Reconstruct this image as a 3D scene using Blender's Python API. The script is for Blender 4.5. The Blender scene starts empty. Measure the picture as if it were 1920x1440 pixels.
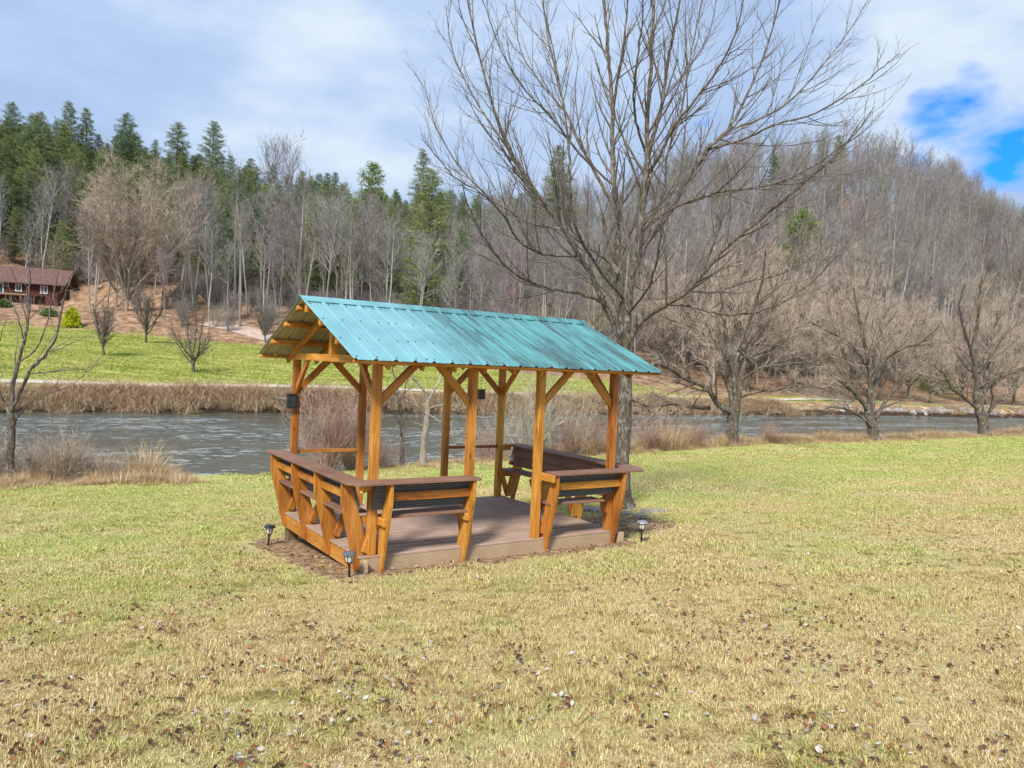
import bpy, bmesh, math, random
import numpy as np
from mathutils import Vector, Matrix, Euler

S = bpy.context.scene
COL = S.collection
PI = math.pi

# ------------------------------------------------------------------ camera
CAMZ = 2.327
FPX = 1444.6                      # focal length in pixels of the 1920 wide picture
PITCH, ROLL = math.radians(1.397), math.radians(2.559)
YAW = math.radians(33.493)        # the pavilion's long axis against the camera's right
_F = Vector((0, math.cos(PITCH), -math.sin(PITCH)))
_R0 = Vector((1, 0, 0)); _U0 = _R0.cross(_F)
_R = _R0 * math.cos(ROLL) + _U0 * math.sin(ROLL)
_U = -_R0 * math.sin(ROLL) + _U0 * math.cos(ROLL)
cd = bpy.data.cameras.new('camera'); cam = bpy.data.objects.new('camera', cd); COL.objects.link(cam)
cd.sensor_width = 36; cd.lens = FPX / 1920 * 36; cd.clip_start = .1; cd.clip_end = 3000
M = Matrix((_R, _U, -_F)).transposed().to_4x4(); M.translation = (0, 0, CAMZ)
cam.matrix_world = M
S.camera = cam

# ------------------------------------------------------------------ world, sun, exposure
SUN_EL, SUN_AZ = math.radians(44), math.radians(-162)      # azimuth: from +Y towards +X
w = bpy.data.worlds.new('World'); S.world = w; w.use_nodes = True
nt = w.node_tree; nt.nodes.clear(); N = nt.nodes.new; LK = nt.links.new
out = N('ShaderNodeOutputWorld')
sky = N('ShaderNodeTexSky'); sky.sky_type = 'NISHITA'; sky.sun_disc = False
sky.sun_elevation = SUN_EL; sky.sun_rotation = SUN_AZ; sky.altitude = 700; sky.ozone_density = 2.5
tc = N('ShaderNodeTexCoord')
def wmath(op, a, b=None, c=None, clamp=False):
    n = N('ShaderNodeMath'); n.operation = op; n.use_clamp = clamp
    for i, v in enumerate((a, b, c)):
        if v is None: continue
        if isinstance(v, (int, float)): n.inputs[i].default_value = v
        else: LK(v, n.inputs[i])
    return n.outputs[0]
def wnoise(scale, detail, rough=.5, vec=None, stretch=(1, 1, 1), loc=(0, 0, 0)):
    mp = N('ShaderNodeMapping'); mp.inputs['Scale'].default_value = stretch; mp.inputs['Location'].default_value = loc
    LK(vec or tc.outputs['Generated'], mp.inputs['Vector'])
    n = N('ShaderNodeTexNoise'); n.inputs['Scale'].default_value = scale
    n.inputs['Detail'].default_value = detail; n.inputs['Roughness'].default_value = rough
    LK(mp.outputs[0], n.inputs['Vector']); return n
def direction(px, py):
    d = _R * ((px - 960) / FPX) + _U * ((720 - py) / FPX) + _F
    return d.normalized()
nz = wnoise(5.0, 6, .55, stretch=(1, 1, 2.2))
warp = N('ShaderNodeVectorMath'); warp.operation = 'MULTIPLY_ADD'
LK(nz.outputs['Color'], warp.inputs[0]); warp.inputs[1].default_value = (.20, .20, .17)
LK(tc.outputs['Generated'], warp.inputs[2])
gap = None
for (px, py, r, soft) in ((1800, 200, .014, .030), (1890, 275, .012, .030), (1740, 300, .0, .025), (1345, 180, .0, .020)):
    d = direction(px, py)
    dn = N('ShaderNodeVectorMath'); dn.operation = 'DISTANCE'
    LK(warp.outputs[0], dn.inputs[0]); dn.inputs[1].default_value = (d.x + .10, d.y + .10, d.z + .085)
    g = wmath('DIVIDE', wmath('SUBTRACT', r + soft, dn.outputs['Value']), soft, clamp=True)
    gap = g if gap is None else wmath('MAXIMUM', gap, g)
# the same broken cloud elsewhere in the sky
ng = wnoise(1.6, 5, .55, stretch=(1, 1, 2), loc=(3.1, .4, 1.7))
g2 = wmath('MULTIPLY', wmath('SUBTRACT', ng.outputs['Fac'], .655), 9., clamp=True)
gap = wmath('MAXIMUM', gap, g2)
gap = wmath('MULTIPLY', gap, .97)
nc = wnoise(2.9, 4, .5, stretch=(1, 1, 2.6), loc=(.35, 2.2, .9))
nf = wnoise(7, 5, .55, stretch=(1, 1, 2.6), loc=(.3, 5, .2))
cf = wmath('ADD', wmath('MULTIPLY', nc.outputs['Fac'], .72), wmath('MULTIPLY', nf.outputs['Fac'], .28))
cr = N('ShaderNodeValToRGB'); cr.color_ramp.interpolation = 'B_SPLINE'
e = cr.color_ramp.elements
e[0].position = .36; e[0].color = (.43, .575, .86, 1)
e[1].position = .62; e[1].color = (.82, .93, 1.06, 1)
m_ = e.new(.5); m_.color = (.49, .66, .95, 1)
LK(cf, cr.inputs[0])
b1 = N('ShaderNodeBackground'); b1.inputs[1].default_value = .12; 
gm = N('ShaderNodeGamma'); gm.inputs[1].default_value = 1.0; 
tint = N('ShaderNodeMix'); tint.data_type = 'RGBA'; tint.blend_type = 'MULTIPLY'; tint.inputs[0].default_value = 1
LK(sky.outputs[0], tint.inputs[6]); tint.inputs[7].default_value = (.06, .60, 1.45, 1)
LK(tint.outputs[2], b1.inputs[0])
b2 = N('ShaderNodeBackground'); b2.inputs[1].default_value = .58; LK(cr.outputs[0], b2.inputs[0])
mx = N('ShaderNodeMixShader'); LK(gap, mx.inputs[0]); LK(b2.outputs[0], mx.inputs[1]); LK(b1.outputs[0], mx.inputs[2])
LK(mx.outputs[0], out.inputs[0])

sl = bpy.data.lights.new('sun', 'SUN'); sun = bpy.data.objects.new('sun', sl); COL.objects.link(sun)
sl.energy = 3.4; sl.angle = math.radians(10); sl.color = (1, .93, .82)
sd = Vector((math.sin(SUN_AZ) * math.cos(SUN_EL), math.cos(SUN_AZ) * math.cos(SUN_EL), math.sin(SUN_EL)))
sun.rotation_euler = sd.to_track_quat('Z', 'Y').to_euler(); sun.location = sd * 50

vs = S.view_settings; S.display_settings.display_device = 'sRGB'
vs.view_transform = 'Standard'; vs.look = 'None'; vs.exposure = 0.74; vs.gamma = 1; vs.use_curve_mapping = False
S.render.engine = 'CYCLES'

# ------------------------------------------------------------------ terrain
CY, SY = math.cos(YAW), math.sin(YAW)
def uv_of(x, y): return CY * x + SY * y, -SY * x + CY * y      # along the river, across it
def xy_of(u, v): return CY * u - SY * v, SY * u + CY * v
def lerp_tab(tab):
    xs = np.array([t[0] for t in tab], float); ys = np.array([t[1] for t in tab], float)
    return lambda q: np.interp(q, xs, ys)
EDGE = lerp_tab([(-60, 21), (0, 21.1), (5.7, 20.3), (11, 21.3), (20.7, 22.6), (28.4, 24.2), (39.7, 24.3), (53, 24.8), (90, 25)])
FARW = lerp_tab([(-200, 49), (5, 48.3), (78, 47.6), (103, 43.5), (160, 42)])
VH = lerp_tab([(-200, 104), (0, 100), (11, 97), (35, 80), (60, 62), (72, 60), (400, 60)])
VR = lerp_tab([(-200, 205), (0, 205), (38, 176), (68, 152), (87, 148), (106, 150), (500, 150)])
ZR = lerp_tab([(-200, 30), (0, 36), (38, 31), (68, 26), (90, 27), (122, 34), (159, 47), (220, 60), (284, 62), (345, 48), (420, 28), (600, 20)])
NEARZ = lerp_tab([(-80, 4.0), (-20, 1.9), (-6, 1.15), (0, .73), (4, .36), (7.6, .0), (10.6, -.27), (15, -.55), (20, -.82), (25, -.90)])
HOUSE = (-70.0, 106.0)
def vnoise(x, y, s, seed=0):
    # smooth value noise, numpy
    X = x * s + seed * 17.3; Y = y * s - seed * 9.1
    xi = np.floor(X); yi = np.floor(Y); fx = X - xi; fy = Y - yi
    fx = fx * fx * (3 - 2 * fx); fy = fy * fy * (3 - 2 * fy)
    def hsh(a, b):
        q = np.sin(a * 127.1 + b * 311.7 + seed * 74.7) * 43758.5453
        return q - np.floor(q)
    a = hsh(xi, yi); b = hsh(xi + 1, yi); c = hsh(xi, yi + 1); d = hsh(xi + 1, yi + 1)
    return (a * (1 - fx) + b * fx) * (1 - fy) + (c * (1 - fx) + d * fx) * fy - .5
WATER = -1.30
def H(x, y):
    x = np.asarray(x, float); y = np.asarray(y, float)
    u, v = uv_of(x, y)
    ed = EDGE(u) + vnoise(u, v * 0, .5, 3) * .7
    zn = NEARZ(v) + vnoise(x, y, .35, 1) * .05 + vnoise(x, y, 1.3, 2) * .018
    zn = zn - np.clip((v - ed) / 1.6, 0, 1) ** 1.3 * 1.1
    fw = FARW(u) + vnoise(u, u * 0, .25, 5) * 1.0
    vh = VH(u); vr = VR(u); zr = ZR(u)
    zf = -1.9 + np.clip((v - fw + 1.5) / 3.4, 0, 1) ** .8 * 1.62
    zf = zf + np.clip(v - fw - 2, 0, None) * .03
    zb = -.18 + np.clip(np.minimum(v, vh) - 53, 0, None) * .094
    zf = np.where(v > fw + 4.5, np.maximum(zf * 0 - .18, zb), np.minimum(zf, -.18))
    t = np.clip((v - vh) / (vr - vh), 0, 1.6)
    zh = zb + (zr - zb) * np.where(t < 1, np.minimum(t, 1) ** 1.12, 1 - (t - 1) * .25)
    zh = zh + (vnoise(x, y, .03, 7) * 7 + vnoise(x, y, .09, 8) * 2.4) * np.clip(t * 2.5, 0, 1)
    zf = np.where(v > vh, zh, zf) + vnoise(x, y, .12, 9) * .16 * (v > fw + 5)
    # levelled ground round the house
    k = np.clip(1.35 - np.hypot((x - HOUSE[0]) / 20, (y - HOUSE[1]) / 10), 0, .6) / .6
    zf = zf * (1 - k) + 6.2 * k
    return np.where(v < 34, np.maximum(zn, -2.2), zf)
def hz(x, y): return float(H(x, y))
def at(px, py, Y):
    d = _R * ((px - 960) / FPX) + _U * ((720 - py) / FPX) + _F
    t = Y / d.y
    return Vector((d.x * t, Y, CAMZ + d.z * t))
_ys = np.exp(np.linspace(math.log(2.5), math.log(420), 2600))
def hit(px, py):
    d = _R * ((px - 960) / FPX) + _U * ((720 - py) / FPX) + _F
    X = _ys * d.x / d.y; Z = CAMZ + _ys * d.z / d.y
    below = np.nonzero(Z < H(X, _ys))[0]
    i = below[0] if len(below) else len(_ys) - 1
    return Vector((X[i], _ys[i], float(H(X[i], _ys[i]))))
def bank(px, off=.25):
    """the point of the near bank, 'off' metres short of its edge, seen in picture column px"""
    for y in np.arange(12, 70, .1):
        for _ in range(1):
            py = 900 - (y - 18) * 2.4; d = _R * ((px - 960) / FPX) + _U * ((720 - py) / FPX) + _F; x = y * d.x / d.y
        u, v = uv_of(x, y)
        if v > float(EDGE(u)) - off: return Vector((x, y, hz(x, y)))
def colx(px, Y):           # x of a picture column at depth Y (near the horizon)
    return (px - 960) / FPX * Y

# ------------------------------------------------------------------ object helpers
def tag(o, label=None, cat=None, group=None, kind=None):
    if label: o['label'] = label
    if cat: o['category'] = cat
    if group: o['group'] = group
    if kind: o['kind'] = kind
    return o
def empty(name, loc=(0, 0, 0), rz=0, **k):
    o = bpy.data.objects.new(name, None); COL.objects.link(o); o.location = loc; o.rotation_euler = (0, 0, rz)
    o.empty_display_size = .2
    return tag(o, **k)
def link(name, me, parent=None, loc=None, rot=None):
    o = bpy.data.objects.new(name, me); COL.objects.link(o)
    if parent: o.parent = parent
    if loc is not None: o.location = loc
    if rot is not None: o.rotation_euler = rot
    return o
class MB:
    """numpy mesh collector"""
    def __init__(s): s.v = []; s.q = []; s.t = []; s.n = 0; s.qm = []; s.tm = []; s.attr = []
    def add(s, verts, quads=None, tris=None, m=0, a=None):
        verts = np.asarray(verts, np.float32).reshape(-1, 3)
        if quads is not None and len(quads):
            q = np.asarray(quads, np.int64).reshape(-1, 4) + s.n; s.q.append(q); s.qm.append(np.full(len(q), m))
        if tris is not None and len(tris):
            t = np.asarray(tris, np.int64).reshape(-1, 3) + s.n; s.t.append(t); s.tm.append(np.full(len(t), m))
        s.v.append(verts); s.n += len(verts)
        s.attr.append(np.zeros(len(verts), np.float32) if a is None else np.broadcast_to(np.asarray(a, np.float32), (len(verts),)))
    def box(s, c, d, m=0, R=None):
        x, y, z = np.array(d) / 2
        V = np.array([(-x, -y, -z), (x, -y, -z), (x, y, -z), (-x, y, -z), (-x, -y, z), (x, -y, z), (x, y, z), (-x, y, z)])
        if R is not None: V = V @ np.array(R).T
        s.add(V + np.array(c), [(0, 3, 2, 1), (4, 5, 6, 7), (0, 1, 5, 4), (1, 2, 6, 5), (2, 3, 7, 6), (3, 0, 4, 7)], m=m)
    def tube(s, P, Rr, k=6, m=0, cap=False):
        P = np.asarray(P, float); Rr = np.asarray(Rr, float); n = len(P)
        T = np.gradient(P, axis=0); T /= np.linalg.norm(T, axis=1, keepdims=True) + 1e-9
        ref = np.array([.31, .17, .93]) if abs(T[0] @ np.array([.31, .17, .93])) < .8 else np.array([.9, -.3, .1])
        A = np.cross(T, ref); A /= np.linalg.norm(A, axis=1, keepdims=True) + 1e-9; B = np.cross(T, A)
        th = np.arange(k) * 2 * PI / k
        V = P[:, None] + Rr[:, None, None] * (A[:, None] * np.cos(th)[None, :, None] + B[:, None] * np.sin(th)[None, :, None])
        i = np.arange(n - 1)[:, None] * k; j = np.arange(k)[None]; j2 = (j + 1) % k
        Q = np.stack([i + j, i + j2, i + k + j2, i + k + j], -1).reshape(-1, 4)
        tr = None
        if cap: tr = [((n - 1) * k, (n - 1) * k + a, (n - 1) * k + a + 1) for a in range(1, k - 1)] + [(0, a + 1, a) for a in range(1, k - 1)]
        s.add(V.reshape(-1, 3), Q, tr, m=m)
    def spikes(s, P, D, L, W, rng, m=0, a=None):
        """slender tapered twigs: one triangle each"""
        P = np.asarray(P, float); D = np.asarray(D, float); n = len(P)
        if not n: return
        D = D / (np.linalg.norm(D, axis=1, keepdims=True) + 1e-9)
        X = np.cross(D, rng.normal(size=(n, 3))); X /= np.linalg.norm(X, axis=1, keepdims=True) + 1e-9
        L = np.asarray(L).reshape(-1, 1); W = np.asarray(W).reshape(-1, 1)
        V = np.stack([P - X * W / 2, P + X * W / 2, P + D * L], 1).reshape(-1, 3)
        s.add(V, tris=np.arange(3 * n).reshape(-1, 3), m=m, a=None if a is None else np.repeat(a, 3))
    def mesh(s, name, mats, smooth=False, attr=False):
        me = bpy.data.meshes.new(name)
        V = np.concatenate(s.v) if s.v else np.zeros((0, 3), np.float32)
        Q = np.concatenate(s.q) if s.q else np.zeros((0, 4), np.int64); T = np.concatenate(s.t) if s.t else np.zeros((0, 3), np.int64)
        me.vertices.add(len(V)); me.vertices.foreach_set('co', V.ravel())
        nl = Q.size + T.size; me.loops.add(nl); me.loops.foreach_set('vertex_index', np.concatenate([Q.ravel(), T.ravel()]).astype(np.int32))
        me.polygons.add(len(Q) + len(T))
        ls = np.concatenate([np.arange(len(Q)) * 4, Q.size + np.arange(len(T)) * 3]).astype(np.int32)
        me.polygons.foreach_set('loop_start', ls)
        mi = np.concatenate(s.qm + s.tm).astype(np.int32) if (s.qm or s.tm) else np.zeros(0, np.int32)
        me.polygons.foreach_set('material_index', mi)
        me.polygons.foreach_set('use_smooth', np.full(len(mi), bool(smooth)))
        for m in (mats if isinstance(mats, (list, tuple)) else [mats]): me.materials.append(m)
        if attr:
            at_ = me.attributes.new('var', 'FLOAT', 'POINT'); at_.data.foreach_set('value', np.concatenate(s.attr).astype(np.float32))
        me.update(calc_edges=True); me.validate()
        return me
    def build(s, name, mats, parent=None, smooth=False, attr=False, loc=None):
        return link(name, s.mesh(name, mats, smooth, attr), parent, loc)

def copy_tree(o, parent=None):
    c = o.copy(); COL.objects.link(c); c.parent = parent
    for ch in KIDS.get(o.name, []): copy_tree(ch, c)
    return c
KIDS = {}

# ------------------------------------------------------------------ materials
def mat_base(name, rough=.8, spec=.3):
    m = bpy.data.materials.new(name); m.use_nodes = True
    n = m.node_tree; b = n.nodes['Principled BSDF']; b.inputs['Roughness'].default_value = rough
    b.inputs['Specular IOR Level'].default_value = spec
    return m, n, b
def ramp(n, fac, stops, interp='LINEAR'):
    r = n.nodes.new('ShaderNodeValToRGB'); r.color_ramp.interpolation = interp; e = r.color_ramp.elements
    e[0].position, e[0].color = stops[0][0], (*stops[0][1], 1); e[1].position, e[1].color = stops[-1][0], (*stops[-1][1], 1)
    for p, c in stops[1:-1]: q = e.new(p); q.color = (*c, 1)
    n.links.new(fac, r.inputs[0]); return r.outputs[0]
def noise(n, vec, scale, detail=4, rough=.55, stretch=None, dist=0):
    if stretch is not None:
        mp = n.nodes.new('ShaderNodeMapping'); mp.inputs['Scale'].default_value = stretch; n.links.new(vec, mp.inputs['Vector']); vec = mp.outputs[0]
    t = n.nodes.new('ShaderNodeTexNoise'); t.inputs['Scale'].default_value = scale; t.inputs['Detail'].default_value = detail
    t.inputs['Roughness'].default_value = rough; t.inputs['Distortion'].default_value = dist
    n.links.new(vec, t.inputs['Vector']); return t.outputs['Fac']
def mth(n, op, a, b=None, c=None, clamp=False):
    q = n.nodes.new('ShaderNodeMath'); q.operation = op; q.use_clamp = clamp
    for i, v in enumerate((a, b, c)):
        if v is None: continue
        if isinstance(v, (int, float)): q.inputs[i].default_value = v
        else: n.links.new(v, q.inputs[i])
    return q.outputs[0]
def mixc(n, f, a, b, mode='MIX'):
    q = n.nodes.new('ShaderNodeMix'); q.data_type = 'RGBA'; q.blend_type = mode
    for s_, v in ((0, f), (6, a), (7, b)):
        if isinstance(v, (int, float)): q.inputs[s_].default_value = v
        elif isinstance(v, tuple): q.inputs[s_].default_value = (*v, 1)
        else: n.links.new(v, q.inputs[s_])
    return q.outputs[2]
def bump(n, b, h, strength, dist=.01):
    q = n.nodes.new('ShaderNodeBump'); q.inputs['Strength'].default_value = strength; q.inputs['Distance'].default_value = dist
    n.links.new(h, q.inputs['Height']); n.links.new(q.outputs[0], b.inputs['Normal'])
def coords(n, kind='Object'):
    t = n.nodes.new('ShaderNodeTexCoord'); return t.outputs[kind]
def geopos(n): return n.nodes.new('ShaderNodeNewGeometry').outputs['Position']
def oinfo(n): return n.nodes.new('ShaderNodeObjectInfo').outputs['Random']
def shifted(n, vec):
    r = oinfo(n); m1 = mth(n, 'MULTIPLY', r, 37.0)
    q = n.nodes.new('ShaderNodeVectorMath'); q.operation = 'ADD'; n.links.new(vec, q.inputs[0])
    cmb = n.nodes.new('ShaderNodeCombineXYZ'); n.links.new(m1, cmb.inputs[0]); n.links.new(m1, cmb.inputs[1]); n.links.new(m1, cmb.inputs[2])
    n.links.new(cmb.outputs[0], q.inputs[1]); return q.outputs[0]

def m_wood():
    m, n, b = mat_base('stained_wood', .5, .35)
    v = shifted(n, coords(n))
    g = noise(n, v, 1, 6, .65, (3.0, 55, 55), 1.2)
    big = noise(n, v, 1, 2, .5, (1.3, 5, 5))
    kn = n.nodes.new('ShaderNodeTexVoronoi'); kn.inputs['Scale'].default_value = 1
    mp = n.nodes.new('ShaderNodeMapping'); mp.inputs['Scale'].default_value = (2.2, 9, 9); n.links.new(v, mp.inputs['Vector']); n.links.new(mp.outputs[0], kn.inputs['Vector'])
    knf = mth(n, 'MULTIPLY', mth(n, 'SUBTRACT', .13, kn.outputs['Distance']), 14, clamp=True)
    c = ramp(n, mth(n, 'ADD', mth(n, 'MULTIPLY', g, .6), mth(n, 'MULTIPLY', big, .4)), [(.36, (.20, .070, .012)), (.5, (.44, .185, .030)), (.66, (.64, .325, .075))])
    c = mixc(n, mth(n, 'MULTIPLY', knf, .75), c, (.10, .025, .006))
    r = oinfo(n); hs = n.nodes.new('ShaderNodeHueSaturation'); n.links.new(c, hs.inputs['Color'])
    n.links.new(mth(n, 'MULTIPLY_ADD', r, .4, .82), hs.inputs['Value']); n.links.new(mth(n, 'MULTIPLY_ADD', r, .018, .49), hs.inputs['Hue'])
    n.links.new(hs.outputs[0], b.inputs['Base Color']); bump(n, b, g, .25, .004); return m
def m_comp(name, lo, hi, rough=.62, grain=(3, 60, 60)):
    m, n, b = mat_base(name, rough, .3)
    v = shifted(n, coords(n)); g = noise(n, v, 1, 6, .7, grain); d = noise(n, geopos(n), 2.2, 5, .6)
    c = ramp(n, mth(n, 'ADD', mth(n, 'MULTIPLY', g, .5), mth(n, 'MULTIPLY', d, .5)), [(.35, lo), (.65, hi)])
    r = oinfo(n); hs = n.nodes.new('ShaderNodeHueSaturation'); n.links.new(c, hs.inputs['Color']); n.links.new(mth(n, 'MULTIPLY_ADD', r, .22, .89), hs.inputs['Value'])
    n.links.new(hs.outputs[0], b.inputs['Base Color']); bump(n, b, g, .2, .003); return m
def m_simple(name, lo, hi, scale=8, rough=.8, spec=.2, bmp=.3, dist=.01, detail=6, stretch=None, obj=True, rnd=0, metal=0):
    m, n, b = mat_base(name, rough, spec)
    v = coords(n) if obj else geopos(n)
    g = noise(n, v, scale, detail, .6, stretch)
    c = ramp(n, g, [(.33, lo), (.67, hi)])
    if rnd:
        r = oinfo(n); hs = n.nodes.new('ShaderNodeHueSaturation'); n.links.new(c, hs.inputs['Color']); n.links.new(mth(n, 'MULTIPLY_ADD', r, rnd, 1 - rnd / 2), hs.inputs['Value']); c = hs.outputs[0]
    n.links.new(c, b.inputs['Base Color']); b.inputs['Metallic'].default_value = metal
    if bmp: bump(n, b, g, bmp, dist)
    return m
def m_bark(name, lo, mid, hi, scale=9):
    m, n, b = mat_base(name, .9, .1)
    v = coords(n)
    g = noise(n, v, scale, 8, .7, (3.2, 3.2, .75), .6); p = noise(n, v, 2.2, 5, .65)
    c = ramp(n, g, [(.34, lo), (.52, mid), (.7, hi)])
    li = noise(n, v, 7, 6, .7)
    lf = mth(n, 'MULTIPLY', mth(n, 'SUBTRACT', mth(n, 'ADD', mth(n, 'MULTIPLY', p, .5), mth(n, 'MULTIPLY', li, .5)), .53), 9, clamp=True)
    c = mixc(n, mth(n, 'MULTIPLY', lf, .8), c, (.36, .385, .36))
    n.links.new(c, b.inputs['Base Color']); bump(n, b, g, .9, .02); return m
def m_twig(name, stops, rnd=.35):
    """colour chosen per tree"""
    m, n, b = mat_base(name, .9, .1)
    r = oinfo(n); c = ramp(n, r, stops)
    g = noise(n, coords(n), .8, 4, .6)
    hs = n.nodes.new('ShaderNodeHueSaturation'); n.links.new(c, hs.inputs['Color']); n.links.new(mth(n, 'MULTIPLY_ADD', g, .9, .55), hs.inputs['Value'])
    n.links.new(hs.outputs[0], b.inputs['Base Color']); return m
def m_var(name, stops, rough=.85, extra=None, trans=0):
    """colour from the per-blade attribute plus slow world noise"""
    m, n, b = mat_base(name, rough, .15)
    a = n.nodes.new('ShaderNodeAttribute'); a.attribute_name = 'var'
    c = ramp(n, a.outputs['Fac'], stops)
    if extra: c = extra(n, c, a.outputs['Fac'])
    n.links.new(c, b.inputs['Base Color'])
    return m

WOOD = m_wood()
DECK = m_comp('brown_composite', (.28, .19, .145), (.47, .345, .275))
CAPM = m_comp('cap_composite', (.16, .085, .060), (.29, .165, .120))
TAN = m_comp('tan_fascia', (.34, .24, .15), (.52, .39, .26), .7)
GROOVE = m_simple('grey_composite_underside', (.10, .105, .115), (.20, .205, .22), 30, .6, .3, .2, .002)
BLACK = m_simple('black_plastic', (.008, .009, .011), (.022, .024, .028), 20, .4, .5, .1, .001)
STEEL = m_simple('brushed_steel', (.30, .32, .36), (.48, .50, .54), 30, .35, .6, .1, .001, metal=.6)
def m_roof():
    m, n, b = mat_base('teal_painted_steel', .38, .45)
    v = coords(n)
    w1 = noise(n, v, 1, 6, .65, (3.4, .7, .7))           # long streaks running down the slope
    st = noise(n, v, 1, 7, .65, (24, .9, .9), .2)
    sep = n.nodes.new('ShaderNodeSeparateXYZ'); n.links.new(v, sep.inputs[0])
    # stains gather on the half under the tree
    rt = mth(n, 'MULTIPLY', mth(n, 'SUBTRACT', sep.outputs[0], .55), 1.0, clamp=True)
    s1 = mth(n, 'MULTIPLY', mth(n, 'SUBTRACT', mth(n, 'ADD', mth(n, 'MULTIPLY', w1, .55), mth(n, 'MULTIPLY', st, .55)), .515), 10, clamp=True)
    s1 = mth(n, 'MULTIPLY', s1, rt)
    fine = noise(n, v, 14, 5, .7)
    c = ramp(n, noise(n, v, 2.5, 5, .6), [(.3, (.12, .30, .345)), (.7, (.18, .395, .44))])
    lo = mixc(n, mth(n, 'MULTIPLY', rt, .75), c, (.070, .25, .265))
    c2 = mixc(n, mth(n, 'MULTIPLY', s1, mth(n, 'MULTIPLY_ADD', fine, .8, .35)), lo, (.035, .050, .050))
    n.links.new(c2, b.inputs['Base Color'])
    n.links.new(mth(n, 'MULTIPLY_ADD', s1, .3, .36), b.inputs['Roughness'])
    return m
ROOF = m_roof()
ROOFU = m_simple('beige_sheet_back', (.27, .25, .15), (.42, .39, .27), 2.5, .6, .3, 0, stretch=(6, 1, 1))
GREENER = m_simple('screw_head', (.01, .05, .06), (.02, .08, .09), 20, .5, .4, 0)
SOIL = m_simple('bare_soil', (.13, .075, .042), (.40, .29, .175), 9, .95, .05, .9, .03, 10, obj=False)
STONE = m_simple('field_stone', (.15, .14, .12), (.40, .38, .34), 6, .9, .1, .6, .02, 8, rnd=.4)
RIP = m_simple('riprap_stone', (.16, .15, .15), (.42, .40, .38), 2, .9, .1, .5, .03, 6, rnd=.5)

# lawn colour: straw in front, greener towards the river and in drifts
def lawn_mix(n, vmul=1.0):
    p = geopos(n)
    dp = n.nodes.new('ShaderNodeVectorMath'); dp.operation = 'DOT_PRODUCT'; n.links.new(p, dp.inputs[0]); dp.inputs[1].default_value = (-SY, CY, 0)
    v = dp.outputs['Value']
    a = noise(n, p, .33, 4, .6); b_ = noise(n, p, 1.6, 5, .6); c_ = noise(n, p, 6.5, 3, .6)
    g = mth(n, 'ADD', mth(n, 'MULTIPLY', a, 1.3), mth(n, 'MULTIPLY', b_, .85)); g = mth(n, 'ADD', g, mth(n, 'MULTIPLY', c_, .45))
    g = mth(n, 'SUBTRACT', g, 1.32)
    g = mth(n, 'ADD', g, mth(n, 'MINIMUM', mth(n, 'MULTIPLY', mth(n, 'SUBTRACT', v, 2.5), .030), .42))
    g = mth(n, 'MULTIPLY_ADD', g, 1.5, .12, clamp=True)
    return g, v
def m_lawn():
    m, n, b = mat_base('lawn_turf', .95, .05)
    g, v = lawn_mix(n); p = geopos(n)
    f = noise(n, p, 22, 8, .75); f2 = noise(n, p, 3.2, 6, .7)
    straw = ramp(n, f, [(.3, (.26, .19, .09)), (.5, (.48, .39, .20)), (.7, (.64, .55, .32))])
    green = ramp(n, f, [(.3, (.18, .21, .06)), (.5, (.38, .42, .14)), (.7, (.57, .57, .25))])
    c = mixc(n, g, straw, green)
    c = mixc(n, mth(n, 'MULTIPLY', mth(n, 'SUBTRACT', f2, .56), 2.2, clamp=True), c, (.40, .29, .12))
    n.links.new(c, b.inputs['Base Color']); bump(n, b, f, .8, .03); return m
def m_grass():
    m, n, b = mat_base('grass_blade', .75, .15)
    g, v = lawn_mix(n)
    a = n.nodes.new('ShaderNodeAttribute'); a.attribute_name = 'var'; av = a.outputs['Fac']
    straw = ramp(n, av, [(0, (.16, .085, .035)), (.25, (.42, .30, .13)), (.6, (.70, .57, .29)), (1, (.88, .78, .48))])
    green = ramp(n, av, [(0, (.10, .15, .025)), (.3, (.28, .37, .075)), (.65, (.55, .58, .17)), (1, (.80, .76, .36))])
    f = mth(n, 'MULTIPLY_ADD', mth(n, 'SUBTRACT', mth(n, 'FRACT', mth(n, 'MULTIPLY', av, 7.77)), .5), .75, g, clamp=True)
    f = mth(n, 'MULTIPLY', mth(n, 'SUBTRACT', f, .32), 3.2, clamp=True)
    c = mixc(n, f, straw, green); n.links.new(c, b.inputs['Base Color'])
    tr = n.nodes.new('ShaderNodeBsdfTranslucent'); n.links.new(c, tr.inputs[0])
    ms = n.nodes.new('ShaderNodeMixShader'); ms.inputs[0].default_value = .28
    n.links.new(b.outputs[0], ms.inputs[1]); n.links.new(tr.outputs[0], ms.inputs[2]); n.links.new(ms.outputs[0], n.nodes['Material Output'].inputs[0])
    return m
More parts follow.
